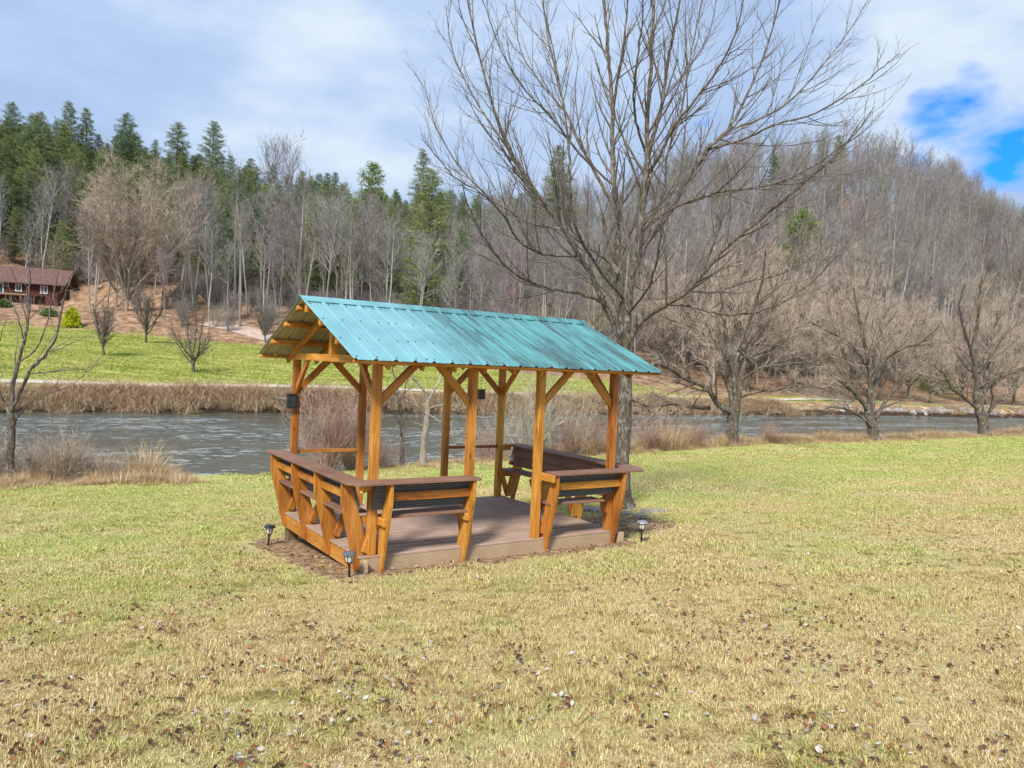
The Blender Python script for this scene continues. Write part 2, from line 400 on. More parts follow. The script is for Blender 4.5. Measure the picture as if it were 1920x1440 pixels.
def m_meadow():
    m, n, b = mat_base('far_meadow_turf', .95, .05)
    p = geopos(n)
    f = noise(n, p, .22, 6, .65, (1, 2.2, 1)); f2 = noise(n, p, 2.4, 7, .75, (1, 2.5, 1)); f3 = noise(n, p, .7, 4, .6, (.35, 3, 1))
    s = mth(n, 'ADD', mth(n, 'MULTIPLY', f, .4), mth(n, 'ADD', mth(n, 'MULTIPLY', f2, .3), mth(n, 'MULTIPLY', f3, .3)))
    c = ramp(n, s, [(.40, (.11, .15, .03)), (.47, (.23, .28, .055)), (.54, (.37, .39, .10)), (.62, (.52, .47, .20))])
    # tan margin along the bank and leaf litter on the hill
    at_ = n.nodes.new('ShaderNodeAttribute'); at_.attribute_name = 'zone'; zz = at_.outputs['Fac']
    lit = ramp(n, noise(n, p, .9, 9, .75), [(.34, (.10, .06, .04)), (.46, (.235, .145, .09)), (.56, (.36, .235, .155)), (.70, (.52, .41, .29))])
    tan = ramp(n, noise(n, p, 1.4, 8, .7), [(.35, (.24, .15, .08)), (.65, (.56, .44, .27))])
    jit = mth(n, 'MULTIPLY', mth(n, 'SUBTRACT', noise(n, p, .35, 5, .7), .5), 1.3)
    z1 = mth(n, 'ADD', zz, jit)
    c = mixc(n, mth(n, 'MULTIPLY', mth(n, 'SUBTRACT', z1, .5), 4, clamp=True), c, lit)
    c = mixc(n, mth(n, 'MULTIPLY', mth(n, 'SUBTRACT', mth(n, 'MULTIPLY', mth(n, 'ADD', zz, mth(n, 'MULTIPLY', jit, .4)), -1), .5), 4, clamp=True), c, tan)
    sp_ = n.nodes.new('ShaderNodeSeparateXYZ'); n.links.new(p, sp_.inputs[0])
    wet = mth(n, 'MULTIPLY', mth(n, 'SUBTRACT', -.72, mth(n, 'ADD', sp_.outputs[2], mth(n, 'MULTIPLY', jit, .2))), 5, clamp=True)
    c = mixc(n, wet, c, (.055, .038, .026))
    n.links.new(c, b.inputs['Base Color']); bump(n, b, f2, .6, .15); return m
def m_water():
    m, n, b = mat_base('river_water', .14, .5)
    p = geopos(n)
    r = mp = n.nodes.new('ShaderNodeMapping'); mp.inputs['Rotation'].default_value = (0, 0, -YAW); n.links.new(p, mp.inputs['Vector'])
    q = mp.outputs[0]
    a = noise(n, q, 1, 3, .6, (1.6, 2.6, 1), .5); c_ = noise(n, q, 1, 3, .6, (5.5, 8, 1), .3)
    big = noise(n, q, 1, 4, .6, (.10, .35, 1), .5)
    h = mth(n, 'ADD', mth(n, 'MULTIPLY', a, .66), mth(n, 'MULTIPLY', c_, .34))
    k = mth(n, 'MULTIPLY_ADD', mth(n, 'MULTIPLY', mth(n, 'SUBTRACT', big, .42), 5, clamp=True), .85, .15)
    bp = n.nodes.new('ShaderNodeBump'); bp.inputs['Distance'].default_value = 1.0; n.links.new(mth(n, 'MULTIPLY', k, .95), bp.inputs['Strength'])
    n.links.new(h, bp.inputs['Height']); n.links.new(bp.outputs[0], b.inputs['Normal'])
    col = ramp(n, big, [(.35, (.085, .085, .055)), (.65, (.085, .105, .092))])
    glint = mth(n, 'MULTIPLY', mth(n, 'SUBTRACT', mth(n, 'ADD', mth(n, 'MULTIPLY', h, 1), mth(n, 'MULTIPLY', big, .55)), .815), 12, clamp=True)  # pale glints on the ripples, painted into the water colour
    col = mixc(n, mth(n, 'MULTIPLY', glint, .8), col, (.50, .56, .57))
    n.links.new(col, b.inputs['Base Color']); return m
LAWN = m_lawn(); BLADE = m_grass(); MEADOW = m_meadow(); WATERM = m_water()
PATHM = m_simple('pale_gravel', (.42, .38, .32), (.62, .58, .50), 3, .9, .1, .2, .01, 6, obj=False)

BARK = m_bark('lichen_bark', (.025, .02, .016), (.13, .108, .085), (.36, .32, .27))
BARK_T = m_simple('twig_bark', (.065, .056, .048), (.21, .185, .16), 5, .85, .15, .4, .01)
BARK_D = m_bark('dark_river_bark', (.035, .028, .023), (.12, .098, .08), (.25, .22, .19), 6)
PALE_D = m_bark('pale_sapling_bark', (.14, .115, .09), (.30, .26, .21), (.46, .41, .35), 8)
OVAL_B = m_bark('oval_tree_bark', (.13, .11, .09), (.26, .22, .18), (.38, .33, .27), 4)
TAN_TWIG = m_twig('tan_twigs', [(0, (.42, .335, .27)), (.5, (.36, .295, .25)), (1, (.46, .38, .305))])
GREY_TWIG = m_twig('forest_twigs', [(0, (.20, .195, .175)), (.25, (.30, .295, .28)), (.45, (.20, .195, .185)), (.60, (.225, .185, .20)), (.66, (.28, .215, .235)), (.74, (.24, .23, .21)), (.9, (.28, .245, .185)), (1, (.18, .18, .155))])
PALE_BARK = m_twig('forest_bark', [(0, (.25, .235, .21)), (.5, (.39, .375, .345)), (1, (.21, .195, .17))])
WHITE_TWIG = m_simple('pale_stems', (.30, .255, .20), (.50, .44, .35), 3, .85, .1, .1)
RED_TWIG = m_simple('reddish_stems', (.22, .135, .115), (.46, .33, .27), 1.2, .9, .1, 0, obj=False)
PINE_BARK = m_simple('pine_bark', (.05, .038, .03), (.12, .095, .08), 3, .95, .05, .3)
def m_needles(name, stops):
    m, n, b = mat_base(name, .7, .15)
    r = oinfo(n); c = ramp(n, r, stops); g = noise(n, coords(n), .9, 5, .65)
    a = n.nodes.new('ShaderNodeAttribute'); a.attribute_name = 'var'
    hs = n.nodes.new('ShaderNodeHueSaturation'); n.links.new(c, hs.inputs['Color'])
    n.links.new(mth(n, 'ADD', mth(n, 'MULTIPLY', g, 1.0), mth(n, 'MULTIPLY_ADD', a.outputs['Fac'], .7, .2)), hs.inputs['Value'])
    n.links.new(hs.outputs[0], b.inputs['Base Color']); return m
NEEDLE = m_needles('pine_needles', [(0, (.125, .185, .085)), (.4, (.165, .205, .08)), (.7, (.195, .235, .085)), (1, (.12, .175, .10))])
YNEEDLE = m_needles('golden_needles', [(0, (.42, .46, .03)), (1, (.45, .48, .04))])
GNEEDLE = m_needles('bright_green_needles', [(0, (.15, .21, .06)), (1, (.17, .24, .055))])
TALL = m_var('dry_reed', [(0, (.26, .15, .085)), (.4, (.46, .32, .18)), (.75, (.62, .48, .29)), (1, (.72, .60, .40))])
TALLG = m_var('dry_bank_grass', [(0, (.17, .10, .06)), (.35, (.38, .26, .16)), (.7, (.58, .44, .28)), (1, (.78, .66, .46))])
LEAFM = [m_simple('dark_brown_leaf', (.055, .030, .022), (.17, .10, .07), 30, .8, .2, .4, .003, rnd=.6),
         m_simple('rust_leaf', (.19, .075, .035), (.36, .17, .085), 30, .8, .2, .4, .003, rnd=.6),
         m_simple('pale_grey_leaf', (.28, .26, .23), (.58, .55, .50), 30, .8, .2, .4, .003, rnd=.4)]

# ------------------------------------------------------------------ ground sheets
def sheet(name, U, V, mats, kind='structure', zone=None, label=None, dz=0):
    """U, V: 2-D arrays of along / across coordinates"""
    X, Y = xy_of(U, V); Z = H(X, Y) + dz
    mb = MB(); r, c = X.shape
    i = np.arange(r - 1)[:, None] * c + np.arange(c - 1)[None]
    Q = np.stack([i, i + 1, i + c + 1, i + c], -1).reshape(-1, 4)
    mb.add(np.stack([X, Y, Z], -1).reshape(-1, 3), Q)
    me = mb.mesh(name, mats, smooth=True)
    if zone is not None:
        a = me.attributes.new('zone', 'FLOAT', 'POINT'); a.data.foreach_set('value', zone.astype(np.float32).ravel())
    o = link(name, me); tag(o, kind=kind)
    if label: o['label'] = label
    return o
def axis(*segs):
    out_ = []
    for a, b_, n in segs: out_ += list(np.linspace(a, b_, n, endpoint=False))
    out_.append(segs[-1][1]); return np.array(out_)
us = axis((-260, -40, 24), (-40, -8, 60), (-8, 14, 200), (14, 60, 220), (60, 120, 80), (120, 400, 30))
vsn = axis((-160, -20, 20), (-20, -3, 40), (-3, 14, 170), (14, 30, 130))
UU, VV = np.meshgrid(us, vsn); sheet('lawn', UU, VV, LAWN)
uf = axis((-260, -60, 40), (-60, 130, 330), (130, 400, 150), (400, 620, 30))
fwa = FARW(uf); vha = VH(uf)
rows = [fwa - 3 + (9) * t for t in np.linspace(0, 1, 22)]
rows += [fwa + 6 + (vha - fwa - 6) * t for t in np.linspace(0, 1, 50)[1:]]
V1 = np.array(rows); U1 = np.broadcast_to(uf, V1.shape)
z1 = np.where(V1 < FARW(U1) + 4.2, -1.0, np.clip((V1 - VH(U1) + 2) / 4, 0, 1) * .6)
z1 = np.where((U1 > 58) & (V1 > FARW(U1) + 8.5), np.maximum(z1, .9), z1)
sheet('far_meadow', U1, V1, MEADOW, zone=z1)
V2 = np.array([vha + (700 - vha) * (t ** 1.6) for t in np.linspace(0, 1, 150)]); U2 = np.broadcast_to(uf, V2.shape)
z2 = np.clip((V2 - VH(U2) + 3) / 5, .6, 1)
sheet('wooded_hillside', U2, V2, MEADOW, zone=z2)

uw = axis((-260, -10, 40), (-10, 110, 120), (110, 420, 30)); vw = axis((19.5, 52, 60))
UW, VW = np.meshgrid(uw, vw); X, Y = xy_of(UW, VW)
mb = MB(); r_, c_ = X.shape; i_ = np.arange(r_ - 1)[:, None] * c_ + np.arange(c_ - 1)[None]
mb.add(np.stack([X, Y, np.full_like(X, WATER)], -1).reshape(-1, 3), np.stack([i_, i_ + 1, i_ + c_ + 1, i_ + c_], -1).reshape(-1, 4))
tag(mb.build('river', WATERM, smooth=True), kind='structure')

def ribbon(name, pts, width, mat, dz=.03):
    P = np.array(pts, float); t = np.linspace(0, len(P) - 1, len(P) * 14)
    x = np.interp(t, range(len(P)), P[:, 0]); y = np.interp(t, range(len(P)), P[:, 1])
    T = np.gradient(np.stack([x, y], 1), axis=0); T /= np.linalg.norm(T, axis=1, keepdims=True); Nn = np.stack([-T[:, 1], T[:, 0]], 1)
    V = []
    for s_ in (-.5, -.17, .17, .5):
        q = np.stack([x, y], 1) + Nn * (s_ * width); V.append(np.column_stack([q, H(q[:, 0], q[:, 1]) + dz]))
    V = np.stack(V, 1); n = len(t); m2 = MB(); i = np.arange(n - 1)[:, None] * 4 + np.arange(3)[None]
    m2.add(V.reshape(-1, 3), np.stack([i, i + 1, i + 5, i + 4], -1).reshape(-1, 4))
    return tag(m2.build(name, mat), kind='structure')
pu = np.linspace(-40, 150, 40)
ribbon('footpath', [xy_of(u, float(FARW(u)) + 6.2 + .5 * math.sin(u * .09)) for u in pu], 1.3, PATHM, .07)
gp = [hit(px, py) for px, py in ((385, 606), (420, 611), (455, 619), (490, 629), (530, 640), (580, 655))]
ribbon('gravel_drive', [(p.x, p.y) for p in gp], 3.0, m_simple('drive_gravel', (.36, .27, .23), (.52, .42, .36), 2, .95, .1, .2, obj=False), .06)

# ------------------------------------------------------------------ pavilion
PAV = Vector((*xy_of(0, 0), 0))
pc = Vector((-3.423, -7.85))            # camera in the pavilion frame
PX = -(CY * pc.x - SY * pc.y); PY = -(SY * pc.x + CY * pc.y); DZ = .17
def pw(x, y): return (PX + CY * x - SY * y, PY + SY * x + CY * y)
pav = empty('picnic_shelter', (PX, PY, DZ), YAW, label='orange stained timber picnic shelter with teal metal roof and built in benches on the lawn', cat='shelter')
_boxes = {}
def boxmesh(L, W_, T, mat, bev=.004):
    k = (round(L, 3), round(W_, 3), round(T, 3), mat.name)
    if k in _boxes: return _boxes[k]
    bm = bmesh.new(); bmesh.ops.create_cube(bm, size=1); bmesh.ops.scale(bm, vec=(L, W_, T), verts=bm.verts)
    if bev: bmesh.ops.bevel(bm, geom=list(bm.edges), offset=min(bev, T * .3), segments=1, affect='EDGES')
    me = bpy.data.meshes.new('timber'); bm.to_mesh(me); bm.free(); me.materials.append(mat); _boxes[k] = me; return me
def beam(name, p0, p1, w_, h_, mat, parent, roll_up=(0, 0, 1), bev=.004):
    """a timber from p0 to p1 (centre line); w_ across, h_ along up"""
    p0 = Vector(p0); p1 = Vector(p1); d = (p1 - p0); L = d.length; x = d.normalized(); up = Vector(roll_up)
    y = up.cross(x)
    if y.length < 1e-4: y = Vector((0, 1, 0)).cross(x) if abs(x.y) < .9 else Vector((1, 0, 0)).cross(x)
    y.normalize(); z = x.cross(y)
    o = link(name, boxmesh(L, w_, h_, mat, bev), parent)
    Mx = Matrix((x, y, z)).transposed().to_4x4(); Mx.translation = (p0 + p1) / 2; o.matrix_local = Mx
    return o
def prism(name, poly, thick, mat, parent, frame):
    """extrude a polygon (a, b) by thick; frame maps (a, b, t) to shelter coordinates"""
    bm = bmesh.new(); vs_ = [bm.verts.new(frame(a, b_, -thick / 2)) for a, b_ in poly]; ve = [bm.verts.new(frame(a, b_, thick / 2)) for a, b_ in poly]
    n = len(poly); bm.faces.new(vs_); bm.faces.new(list(reversed(ve)))
    for i in range(n): bm.faces.new((vs_[i], ve[i], ve[(i + 1) % n], vs_[(i + 1) % n]))
    bmesh.ops.recalc_face_normals(bm, faces=bm.faces); bmesh.ops.bevel(bm, geom=list(bm.edges), offset=.003, segments=1, affect='EDGES')
    me = bpy.data.meshes.new(name); bm.to_mesh(me); bm.free(); me.materials.append(mat)
    # long axis of the grain follows local X, so rotate the mesh data for upright pieces
    return link(name, me, parent)
def upright(name, poly, thick, mat, parent, place):
    """polygon (out, z) built lying along local X so that the wood grain runs up the board; place = (origin, outward dir)"""
    o3, outd = Vector(place[0]), Vector(place[1])
    side = Vector((0, 0, 1)).cross(outd)
    pl = [(z, -a) for a, z in poly]
    ob = prism(name, pl, thick, mat, parent, lambda a, b_, t: (a, b_, t))
    Mx = Matrix(((0, 0, 1), -outd, Vector((0, 0, 1)).cross(-outd))).transposed().to_4x4(); Mx.translation = o3
    ob.matrix_local = Mx
    return ob
L_, D_ = 3.411, 2.771
X0, X1, Y0, Y1 = -.13, 3.51, -.06, 2.80
# deck boards run the long way
nb = 20; pitch = (Y1 - Y0 + .012) / nb
for i in range(nb):
    yc = Y0 - .006 + pitch * (i + .5)
    cut = [(X0 - .012, X1 + .012)]
    for a, b_ in cut: beam('deck_board', (a, yc, -.0125), (b_, yc, -.0125), pitch - .030, .025, DECK, pav, bev=.004)
zf = -.028
beam('front_fascia', (X0, Y0 + .022, zf - .075), (X1, Y0 + .022, zf - .075), .024, .15, TAN, pav)
beam('rim_joist', (X0 + .02, Y0 + .036, zf - .09), (X0 + .02, Y1 - .001, zf - .09), .038, .18, WOOD, pav)
beam('rim_joist', (X1 - .02, Y0 + .036, zf - .09), (X1 - .02, Y1 - .001, zf - .09), .038, .18, WOOD, pav)
beam('rim_joist', (X0 + .041, Y1 - .02, zf - .09), (X1 - .041, Y1 - .02, zf - .09), .038, .18, WOOD, pav)
for i in range(7):
    x = X0 + .041 + .50 * (i + .9)
    beam('floor_joist', (x, Y0 + .05, zf - .09), (x, Y1 - .045, zf - .09), .038, .14, WOOD, pav)
DARKP = m_simple('weathered_treated_post', (.10, .065, .04), (.24, .17, .11), 6, .9, .1, .4, .01, stretch=(1, 8, 8))
for (x, y, zb_) in ((.0, Y1 - .115, -.62), (1.2, Y1 - .115, -.60), (2.4, Y1 - .115, -.60), (3.40, Y1 - .115, -.60)):
    beam('deck_footing_post', (x - .02, y, zb_), (x - .02, y, -.214), .14, .14, DARKP, pav, (1, 0, 0))
# block under the near corner
beam('corner_block', (X0 + .035, Y0 - .012, -.33), (X0 + .035, Y0 - .012, -.03), .14, .035, TAN, pav, (1, 0, 0))
beam('corner_block', (X1 + .07, Y0 + .02, -.33), (X1 + .07, Y0 + .02, -.03), .11, .10, TAN, pav, (1, 0, 0))

HP = 2.10; PS = .092
front = (0, 1.218, 2.208, L_); back = (0, .991, 2.40, L_)
for x in front: beam('post', (x, 0, 0), (x, 0, HP), PS, PS, WOOD, pav, (1, 0, 0))
for x in back:
    beam('post', (x, D_, -.002 if x != L_ else 0), (x, D_, HP), PS, PS, WOOD, pav, (1, 0, 0))
TB = .092
for x in (0, L_): beam('tie_beam', (x, -.046, HP + TB / 2), (x, D_ + .046, HP + TB / 2), PS, TB, WOOD, pav)
for y in (0, D_): beam('top_plate', (.048, y, HP + TB / 2), (L_ - .048, y, HP + TB / 2), PS - .006, TB, WOOD, pav)
beam('top_plate', (L_ + .048, 0, HP + TB / 2), (L_ + .30, 0, HP + TB / 2), PS - .006, TB, WOOD, pav)
beam('top_plate', (L_ + .048, D_, HP + TB / 2), (L_ + .30, D_, HP + TB / 2), PS - .006, TB, WOOD, pav)
# roof geometry
YR, ZRD, EY, EZ = D_ / 2, 2.855, .387, 2.144
slope = (ZRD - EZ) / (YR + EY); ang = math.atan(slope)
def roofz(y): return ZRD - abs(y - YR) * slope
RX0, RX1 = -.436, 3.921
def knee(p, d, run=.40, zt=HP, w_=.042, h_=.088):
    """45 degree brace with its ends cut to lie flat on the post and the beam"""
    d = Vector(d); p = Vector(p); a = h_ * .7071; z0 = zt - run
    # local X runs up the brace so the grain follows it
    ux = (d + Vector((0, 0, 1))).normalized(); uy = (Vector((0, 0, 1)) - d).normalized(); uz = ux.cross(uy)
    cs = [d * 0 + Vector((0, 0, z0 - a)), d * (run + a) + Vector((0, 0, zt)), d * (run - a) + Vector((0, 0, zt)), Vector((0, 0, z0 + a))]
    o = prism('knee_brace', [(c.dot(ux), c.dot(uy)) for c in cs], w_, WOOD, pav, lambda x, y, t: (x, y, t))
    Mx = Matrix((ux, uy, uz)).transposed().to_4x4(); Mx.translation = Vector((p.x, p.y, 0)); o.matrix_local = Mx
    return o
e_ = .046
for (x, y, dx, dy) in ((0, 0, 1, 0), (0, 0, 0, 1), (0, D_, 1, 0), (0, D_, 0, -1), (front[1], 0, -1, 0), (back[1], D_, -1, 0),
                       (front[2], 0, 1, 0), (back[2], D_, 1, 0), (L_, 0, -1, 0), (L_, 0, 0, 1), (L_, D_, -1, 0), (L_, D_, 0, -1)):
    knee((x + dx * e_, y + dy * e_, 0), (dx, dy, 0), zt=HP + (0.0))
# rafters (both slopes), purlins, king posts
RD = .088
und = .012 + .062                                     # sheet + purlin above the rafter
def raf(x, sgn):
    # top of the rafter is 'und' below the sheet, measured square to the slope
    off = (und + RD / 2) / math.cos(ang)
    y0, y1 = (-.215, YR - .02) if sgn < 0 else (D_ + .215, YR + .02)
    beam('rafter', (x, y0, roofz(y0) - off), (x, y1, roofz(y1) - off), .038, RD, WOOD, pav)
for x in [.045 + .405 * i for i in range(9)] + [3.52]: raf(x, -1)
for x in [-.067] + [.335 + .405 * i for i in range(9)]: raf(x, 1)
off_ = (und + RD / 2) / math.cos(ang)
beam('rafter', (-.067, .06, roofz(.06) - off_), (-.067, YR - .02, roofz(YR - .02) - off_), .038, RD, WOOD, pav)
beam('ridge_board', (RX0 + .06, YR, ZRD - .105), (RX1 - .06, YR, ZRD - .105), .036, .12, WOOD, pav)
for x in (0.0, L_): beam('king_post', (x, YR, HP + TB), (x, YR, ZRD - .18), .085, .085, WOOD, pav, (1, 0, 0))
for fr in (.10, .37, .68, .975):
    for sgn in (-1, 1):
        y = YR + sgn * fr * (YR + EY); zc = roofz(y) - (.010 + (.030 if fr < .9 else .020)) / math.cos(ang)
        beam('purlin', (RX0 + .015, y, zc), (RX1 - .015, y, zc), (.070 if fr < .9 else .040), (.056 if fr < .9 else .034), WOOD, pav, (0, sgn * math.sin(ang), math.cos(ang)))
# ribbed sheets: five a side, ribs .227 apart
RIB = .2265
def prof(x):
    """height of the ribbed profile"""
    q = (x - (-.418 + .0)) / RIB; f = (q - round(q)) * RIB
    a = abs(f)
    if a < .011: return .021
    if a < .030: return .021 * (1 - (a - .011) / .019)
    g = abs(abs(f) - .0755)
    return .003 if g < .008 else 0
def sheet_panel(xa, xb, sgn, mat, back):
    xs = sorted(set([round(v_, 4) for v_ in list(np.arange(xa, xb, .5)) + [xa, xb]] +
        [round(-.418 + RIB * k + o_, 4) for k in range(-1, 22) for o_ in (-.0835, -.0755, -.0675, -.030, -.011, .011, .030, .0675, .0755, .0835) if xa < -.418 + RIB * k + o_ < xb]))
    m2 = MB(); nn = (0, sgn * math.sin(ang), math.cos(ang))
    ts = np.linspace(0, 1, 2)
    top = []; bot = []
    for x in xs:
        h = prof(x)
        for t in ts:
            y = YR + sgn * t * (YR + EY); z = roofz(y)
            top.append((x, y + nn[1] * h, z + nn[2] * h)); bot.append((x, y + nn[1] * (h - .004), z + nn[2] * (h - .004)))
    n = len(xs); i = np.arange(n - 1) * 2
    Q = np.stack([i, i + 2, i + 3, i + 1], -1)
    if sgn > 0: Q = Q
    m2.add(top, Q, m=0); m2.add(bot, Q[:, ::-1], m=1)
    ed = [(0, 1, 2 * n + 1, 2 * n), (2 * n - 2, 4 * n - 2, 4 * n - 1, 2 * n - 1)] + [(2 * k + 1, 2 * k + 3, 2 * n + 2 * k + 3, 2 * n + 2 * k + 1) for k in range(n - 1)]
    m2.q.append(np.array(ed)); m2.qm.append(np.full(len(ed), 0))
    return m2.build('roof_sheet', [mat, back], pav)
cuts = [RX0, -.418 + RIB * 4, -.418 + RIB * 8, -.418 + RIB * 12, -.418 + RIB * 16, RX1]
for a, b_ in zip(cuts[:-1], cuts[1:]):
    for sgn in (-1, 1): sheet_panel(a + (.0015 if a > RX0 else 0), b_ - .0015 * (b_ < RX1), sgn, ROOF, ROOFU)
sc = MB()
for sgn in (-1, 1):
    for fr in (.10, .37, .68, .955):
        for k in range(20):
            for o_ in ((.045,) if k % 4 else (.045, -.05)):
                x = -.418 + RIB * k + o_
                if not RX0 + .02 < x < RX1 - .02: continue
                y = YR + sgn * fr * (YR + EY); z = roofz(y); nn = np.array((0, sgn * math.sin(ang), math.cos(ang)))
                c = np.array((x, y, z)); t1 = np.array((1, 0, 0)); t2 = np.cross(nn, t1)
                ring = [c + nn * .002 + (t1 * math.cos(q) + t2 * math.sin(q)) * .0105 for q in np.arange(6) * PI / 3] + [c + nn * .010 + (t1 * math.cos(q) + t2 * math.sin(q)) * .0075 for q in np.arange(6) * PI / 3]
                sc.add(ring, [(q, (q + 1) % 6, 6 + (q + 1) % 6, 6 + q) for q in range(6)] + [(6, 7, 8, 9), (6, 9, 10, 11)])
tag(sc.build('roof_screws', GREENER, pav), kind='stuff')
# ridge cap
m2 = MB(); cap = [(-.125, -.002), (-.118, .012), (-.015, .030), (.015, .030), (.118, .012), (.125, -.002)]
pts_ = []
for x in (RX0 - .012, RX1 + .004):
    for a, h in cap: pts_.append((x, YR + a, ZRD - max(abs(a) - .015, 0) * slope + .012 + h * .75))
for x in (RX0 - .012, RX1 + .004):
    for a, h in cap: pts_.append((x, YR + a, ZRD - max(abs(a) - .015, 0) * slope + .009 + h * .75))
n_ = len(cap); qs = [(i, n_ + i, n_ + i + 1, i + 1) for i in range(n_ - 1)] + [(2 * n_ + i, 2 * n_ + i + 1, 3 * n_ + i + 1, 3 * n_ + i) for i in range(n_ - 1)]
qs += [(0, 2 * n_, 3 * n_, n_), (n_ - 1, 2 * n_ - 1, 4 * n_ - 1, 3 * n_ - 1)] + [(i, i + 1, 2 * n_ + i + 1, 2 * n_ + i) for i in range(n_ - 1)] + [(n_ + i, 3 * n_ + i, 3 * n_ + i + 1, n_ + i + 1) for i in range(n_ - 1)]
m2.add(pts_, qs); m2.build('ridge_cap', ROOF, pav)
# back rails
for a, b_ in ((0, .991), (2.40, L_)): beam('handrail', (a + .047, D_, .82), (b_ - .047, D_, .82), .038, .045, WOOD, pav)
beam('handrail', (-.20, D_ + .01, .795), (-.047, D_ + .01, .795), .038, .045, WOOD, pav)
beam('handrail', (L_ + .047, D_, .80), (L_ + .22, D_, .80), .038, .09, WOOD, pav)

# benches -------------------------------------------------------------
SUP = [(.002, -.178), (.032, -.178), (.220, .575), (.226, .812), (.112, .812), (.098, .76), (.012, .47), (-.100, .09), (-.110, .001), (.002, .001)]
def bench(label, edge, out_, along, sups, seat0, seat1, bk0, bk1, cap, brace_side=1):
    """edge: a point on the deck edge at along = 0; out_: outward unit vector; along: unit vector; cap: (along, out) outline"""
    E = Vector(edge); O = Vector(out_); A = Vector(along)
    def P(o_, a, z): return E + O * o_ + A * a + Vector((0, 0, z))
    root = bpy.data.objects.new('bench', None); COL.objects.link(root); root.parent = pav; root['label'] = label
    for a in sups:
        upright('bench_support', SUP, .038, WOOD, root, (E + A * a, O))
        s_ = brace_side * .0385
        beam('seat_bearer', P(.155, a + s_, .382), P(-.26, a + s_, .382), .036, .085, WOOD, root)
        beam('seat_brace', P(-.055, a - s_ * 1.0, .035), P(-.20, a - s_ * 1.0, .415), .036, .085, WOOD, root)
    for j in range(2):
        oc = .045 - .147 * j
        beam('seat_board', P(oc, seat0, .4375), P(oc, seat1, .4375), .142, .025, CAPM, root, bev=.004)
    # back boards (brown face in, grooved grey face out) lean with the supports
    for j, (zc, oc) in enumerate(((.727, .076), (.580, .032))):
        upv = (O * .30 + Vector((0, 0, 1))).normalized(); nv = (O - Vector((0, 0, .30))).normalized()
        def Q(a, k): return P(oc, a, zc) + nv * k
        beam('back_board', Q(bk0, -.008), Q(bk1, -.008), .012, .149, CAPM, root, upv, .003)
        fc = beam('board_back_face', Q(bk0, .004), Q(bk1, .004), .011, .147, GROOVE, root, upv, .002)
        gm_ = MB(); x_ = A if True else None
        for q in range(5):
            c = Q((bk0 + bk1) / 2, .0155) + upv * (-.055 + q * .0275)
            gm_.box(tuple(c), (.012, abs(bk1 - bk0) - .004, .012), R=Matrix((nv, A, upv)).transposed())
        tag(gm_.build('board_grooves', GROOVE, root), kind='stuff')
    ss = sorted(sups)
    for a, b2 in zip(ss[:-1], ss[1:]):
        beam('back_rail', P(.128, a + .021, .667), P(.128, b2 - .021, .667), .038, .096, WOOD, root)
    prism('cap_board', cap, .028, CAPM, root, lambda a, o_, t: P(o_, a, .828 + t))
    return root
bench('bench along the left end', (X0, 0, 0), (-1, 0, 0), (0, 1, 0), (.03, .89, 1.74, 2.63), .22, 2.74, .0, 2.72,
      [(2.84, -.005), (2.84, .245), (-.17, .245), (-.245, .190), (-.060, -.005)], 1)
bench('bench along the front left with its back to the lawn', (0, Y0, 0), (0, -1, 0), (1, 0, 0), (.105, 1.14), .17, 1.15, -.04, 1.17,
      [(1.215, -.010), (1.215, .245), (-.275, .245), (-.322, .190), (-.135, -.006)], -1)
bench('bench along the front right with its back to the lawn', (0, Y0, 0), (0, -1, 0), (1, 0, 0), (2.34, 3.44), 2.31, 3.20, 2.34, 3.56,
      [(2.29, -.010), (2.29, .245), (3.74, .245), (3.64, -.004)], 1)
XR = X1 + .115
bench('bench along the right end seen from its seat side', (XR, 0, 0), (1, 0, 0), (0, 1, 0), (.93, 1.80, 2.68), .0, 2.82, .03, 2.80,
      [(2.93, -.015), (2.93, .30), (-.03, .30), (-.300, .118), (-.060, .018)], -1)
beam('cap_bracket', (2.27, -.00, .775), (2.27, -.29, .775), .038, .088, WOOD, pav)
beam('cap_bracket', (-.03, -.06, .775), (-.24, -.25, .775), .038, .085, WOOD, pav)

# things on the shelter ------------------------------------------------
def local_empty(name, p, **k):
    x, y = pw(p[0], p[1]); return empty(name, (x, y, DZ + p[2]), YAW, **k)
bx = local_empty('lantern_box', (-.075, D_ - .045, 1.52), label='black box light with a grey arm screwed to the back left post', cat='box light')
m2 = MB(); m2.box((0, 0, 0), (.115, .115, .19)); m2.build('housing', BLACK, bx)
m2 = MB(); m2.box((0, 0, .102), (.135, .135, .012)); m2.build('lid', BLACK, bx)
m2 = MB(); m2.tube([(-.055, .02, .03), (-.14, .05, .035), (-.22, .08, .06)], [.02, .016, .018], 8, cap=True); m2.build('arm', m_simple('grey_arm', (.12, .12, .12), (.25, .24, .22), 20), bx)
m2 = MB(); m2.box((.0, -.060, .0), (.085, .006, .14)); m2.build('front_panel', m_simple('blue_black_panel', (.012, .02, .03), (.03, .045, .06), 20, .3, .5, 0), bx)
sp = local_empty('hanging_box', (L_ - .38, D_ + .02, 1.66), label='small black box hanging under the back eave beside the rear right post', cat='box')  # black box taken for a speaker, holds no lamp
m2 = MB(); m2.box((0, 0, 0), (.095, .095, .15)); m2.build('housing', BLACK, sp)
m2 = MB(); m2.tube([(0, 0, .075), (0, 0, .44)], [.003, .003], 5); m2.build('hanging_wire', BLACK, sp)
m2 = MB(); m2.box((0, 0, .080), (.105, .105, .010)); m2.build('lid', BLACK, sp)
REDP = m_simple('red_paint', (.45, .02, .02), (.55, .03, .03), 10, .5, .3, 0); WHITEP = m_simple('white_paint', (.6, .58, .58), (.75, .74, .74), 10, .5, .3, 0)
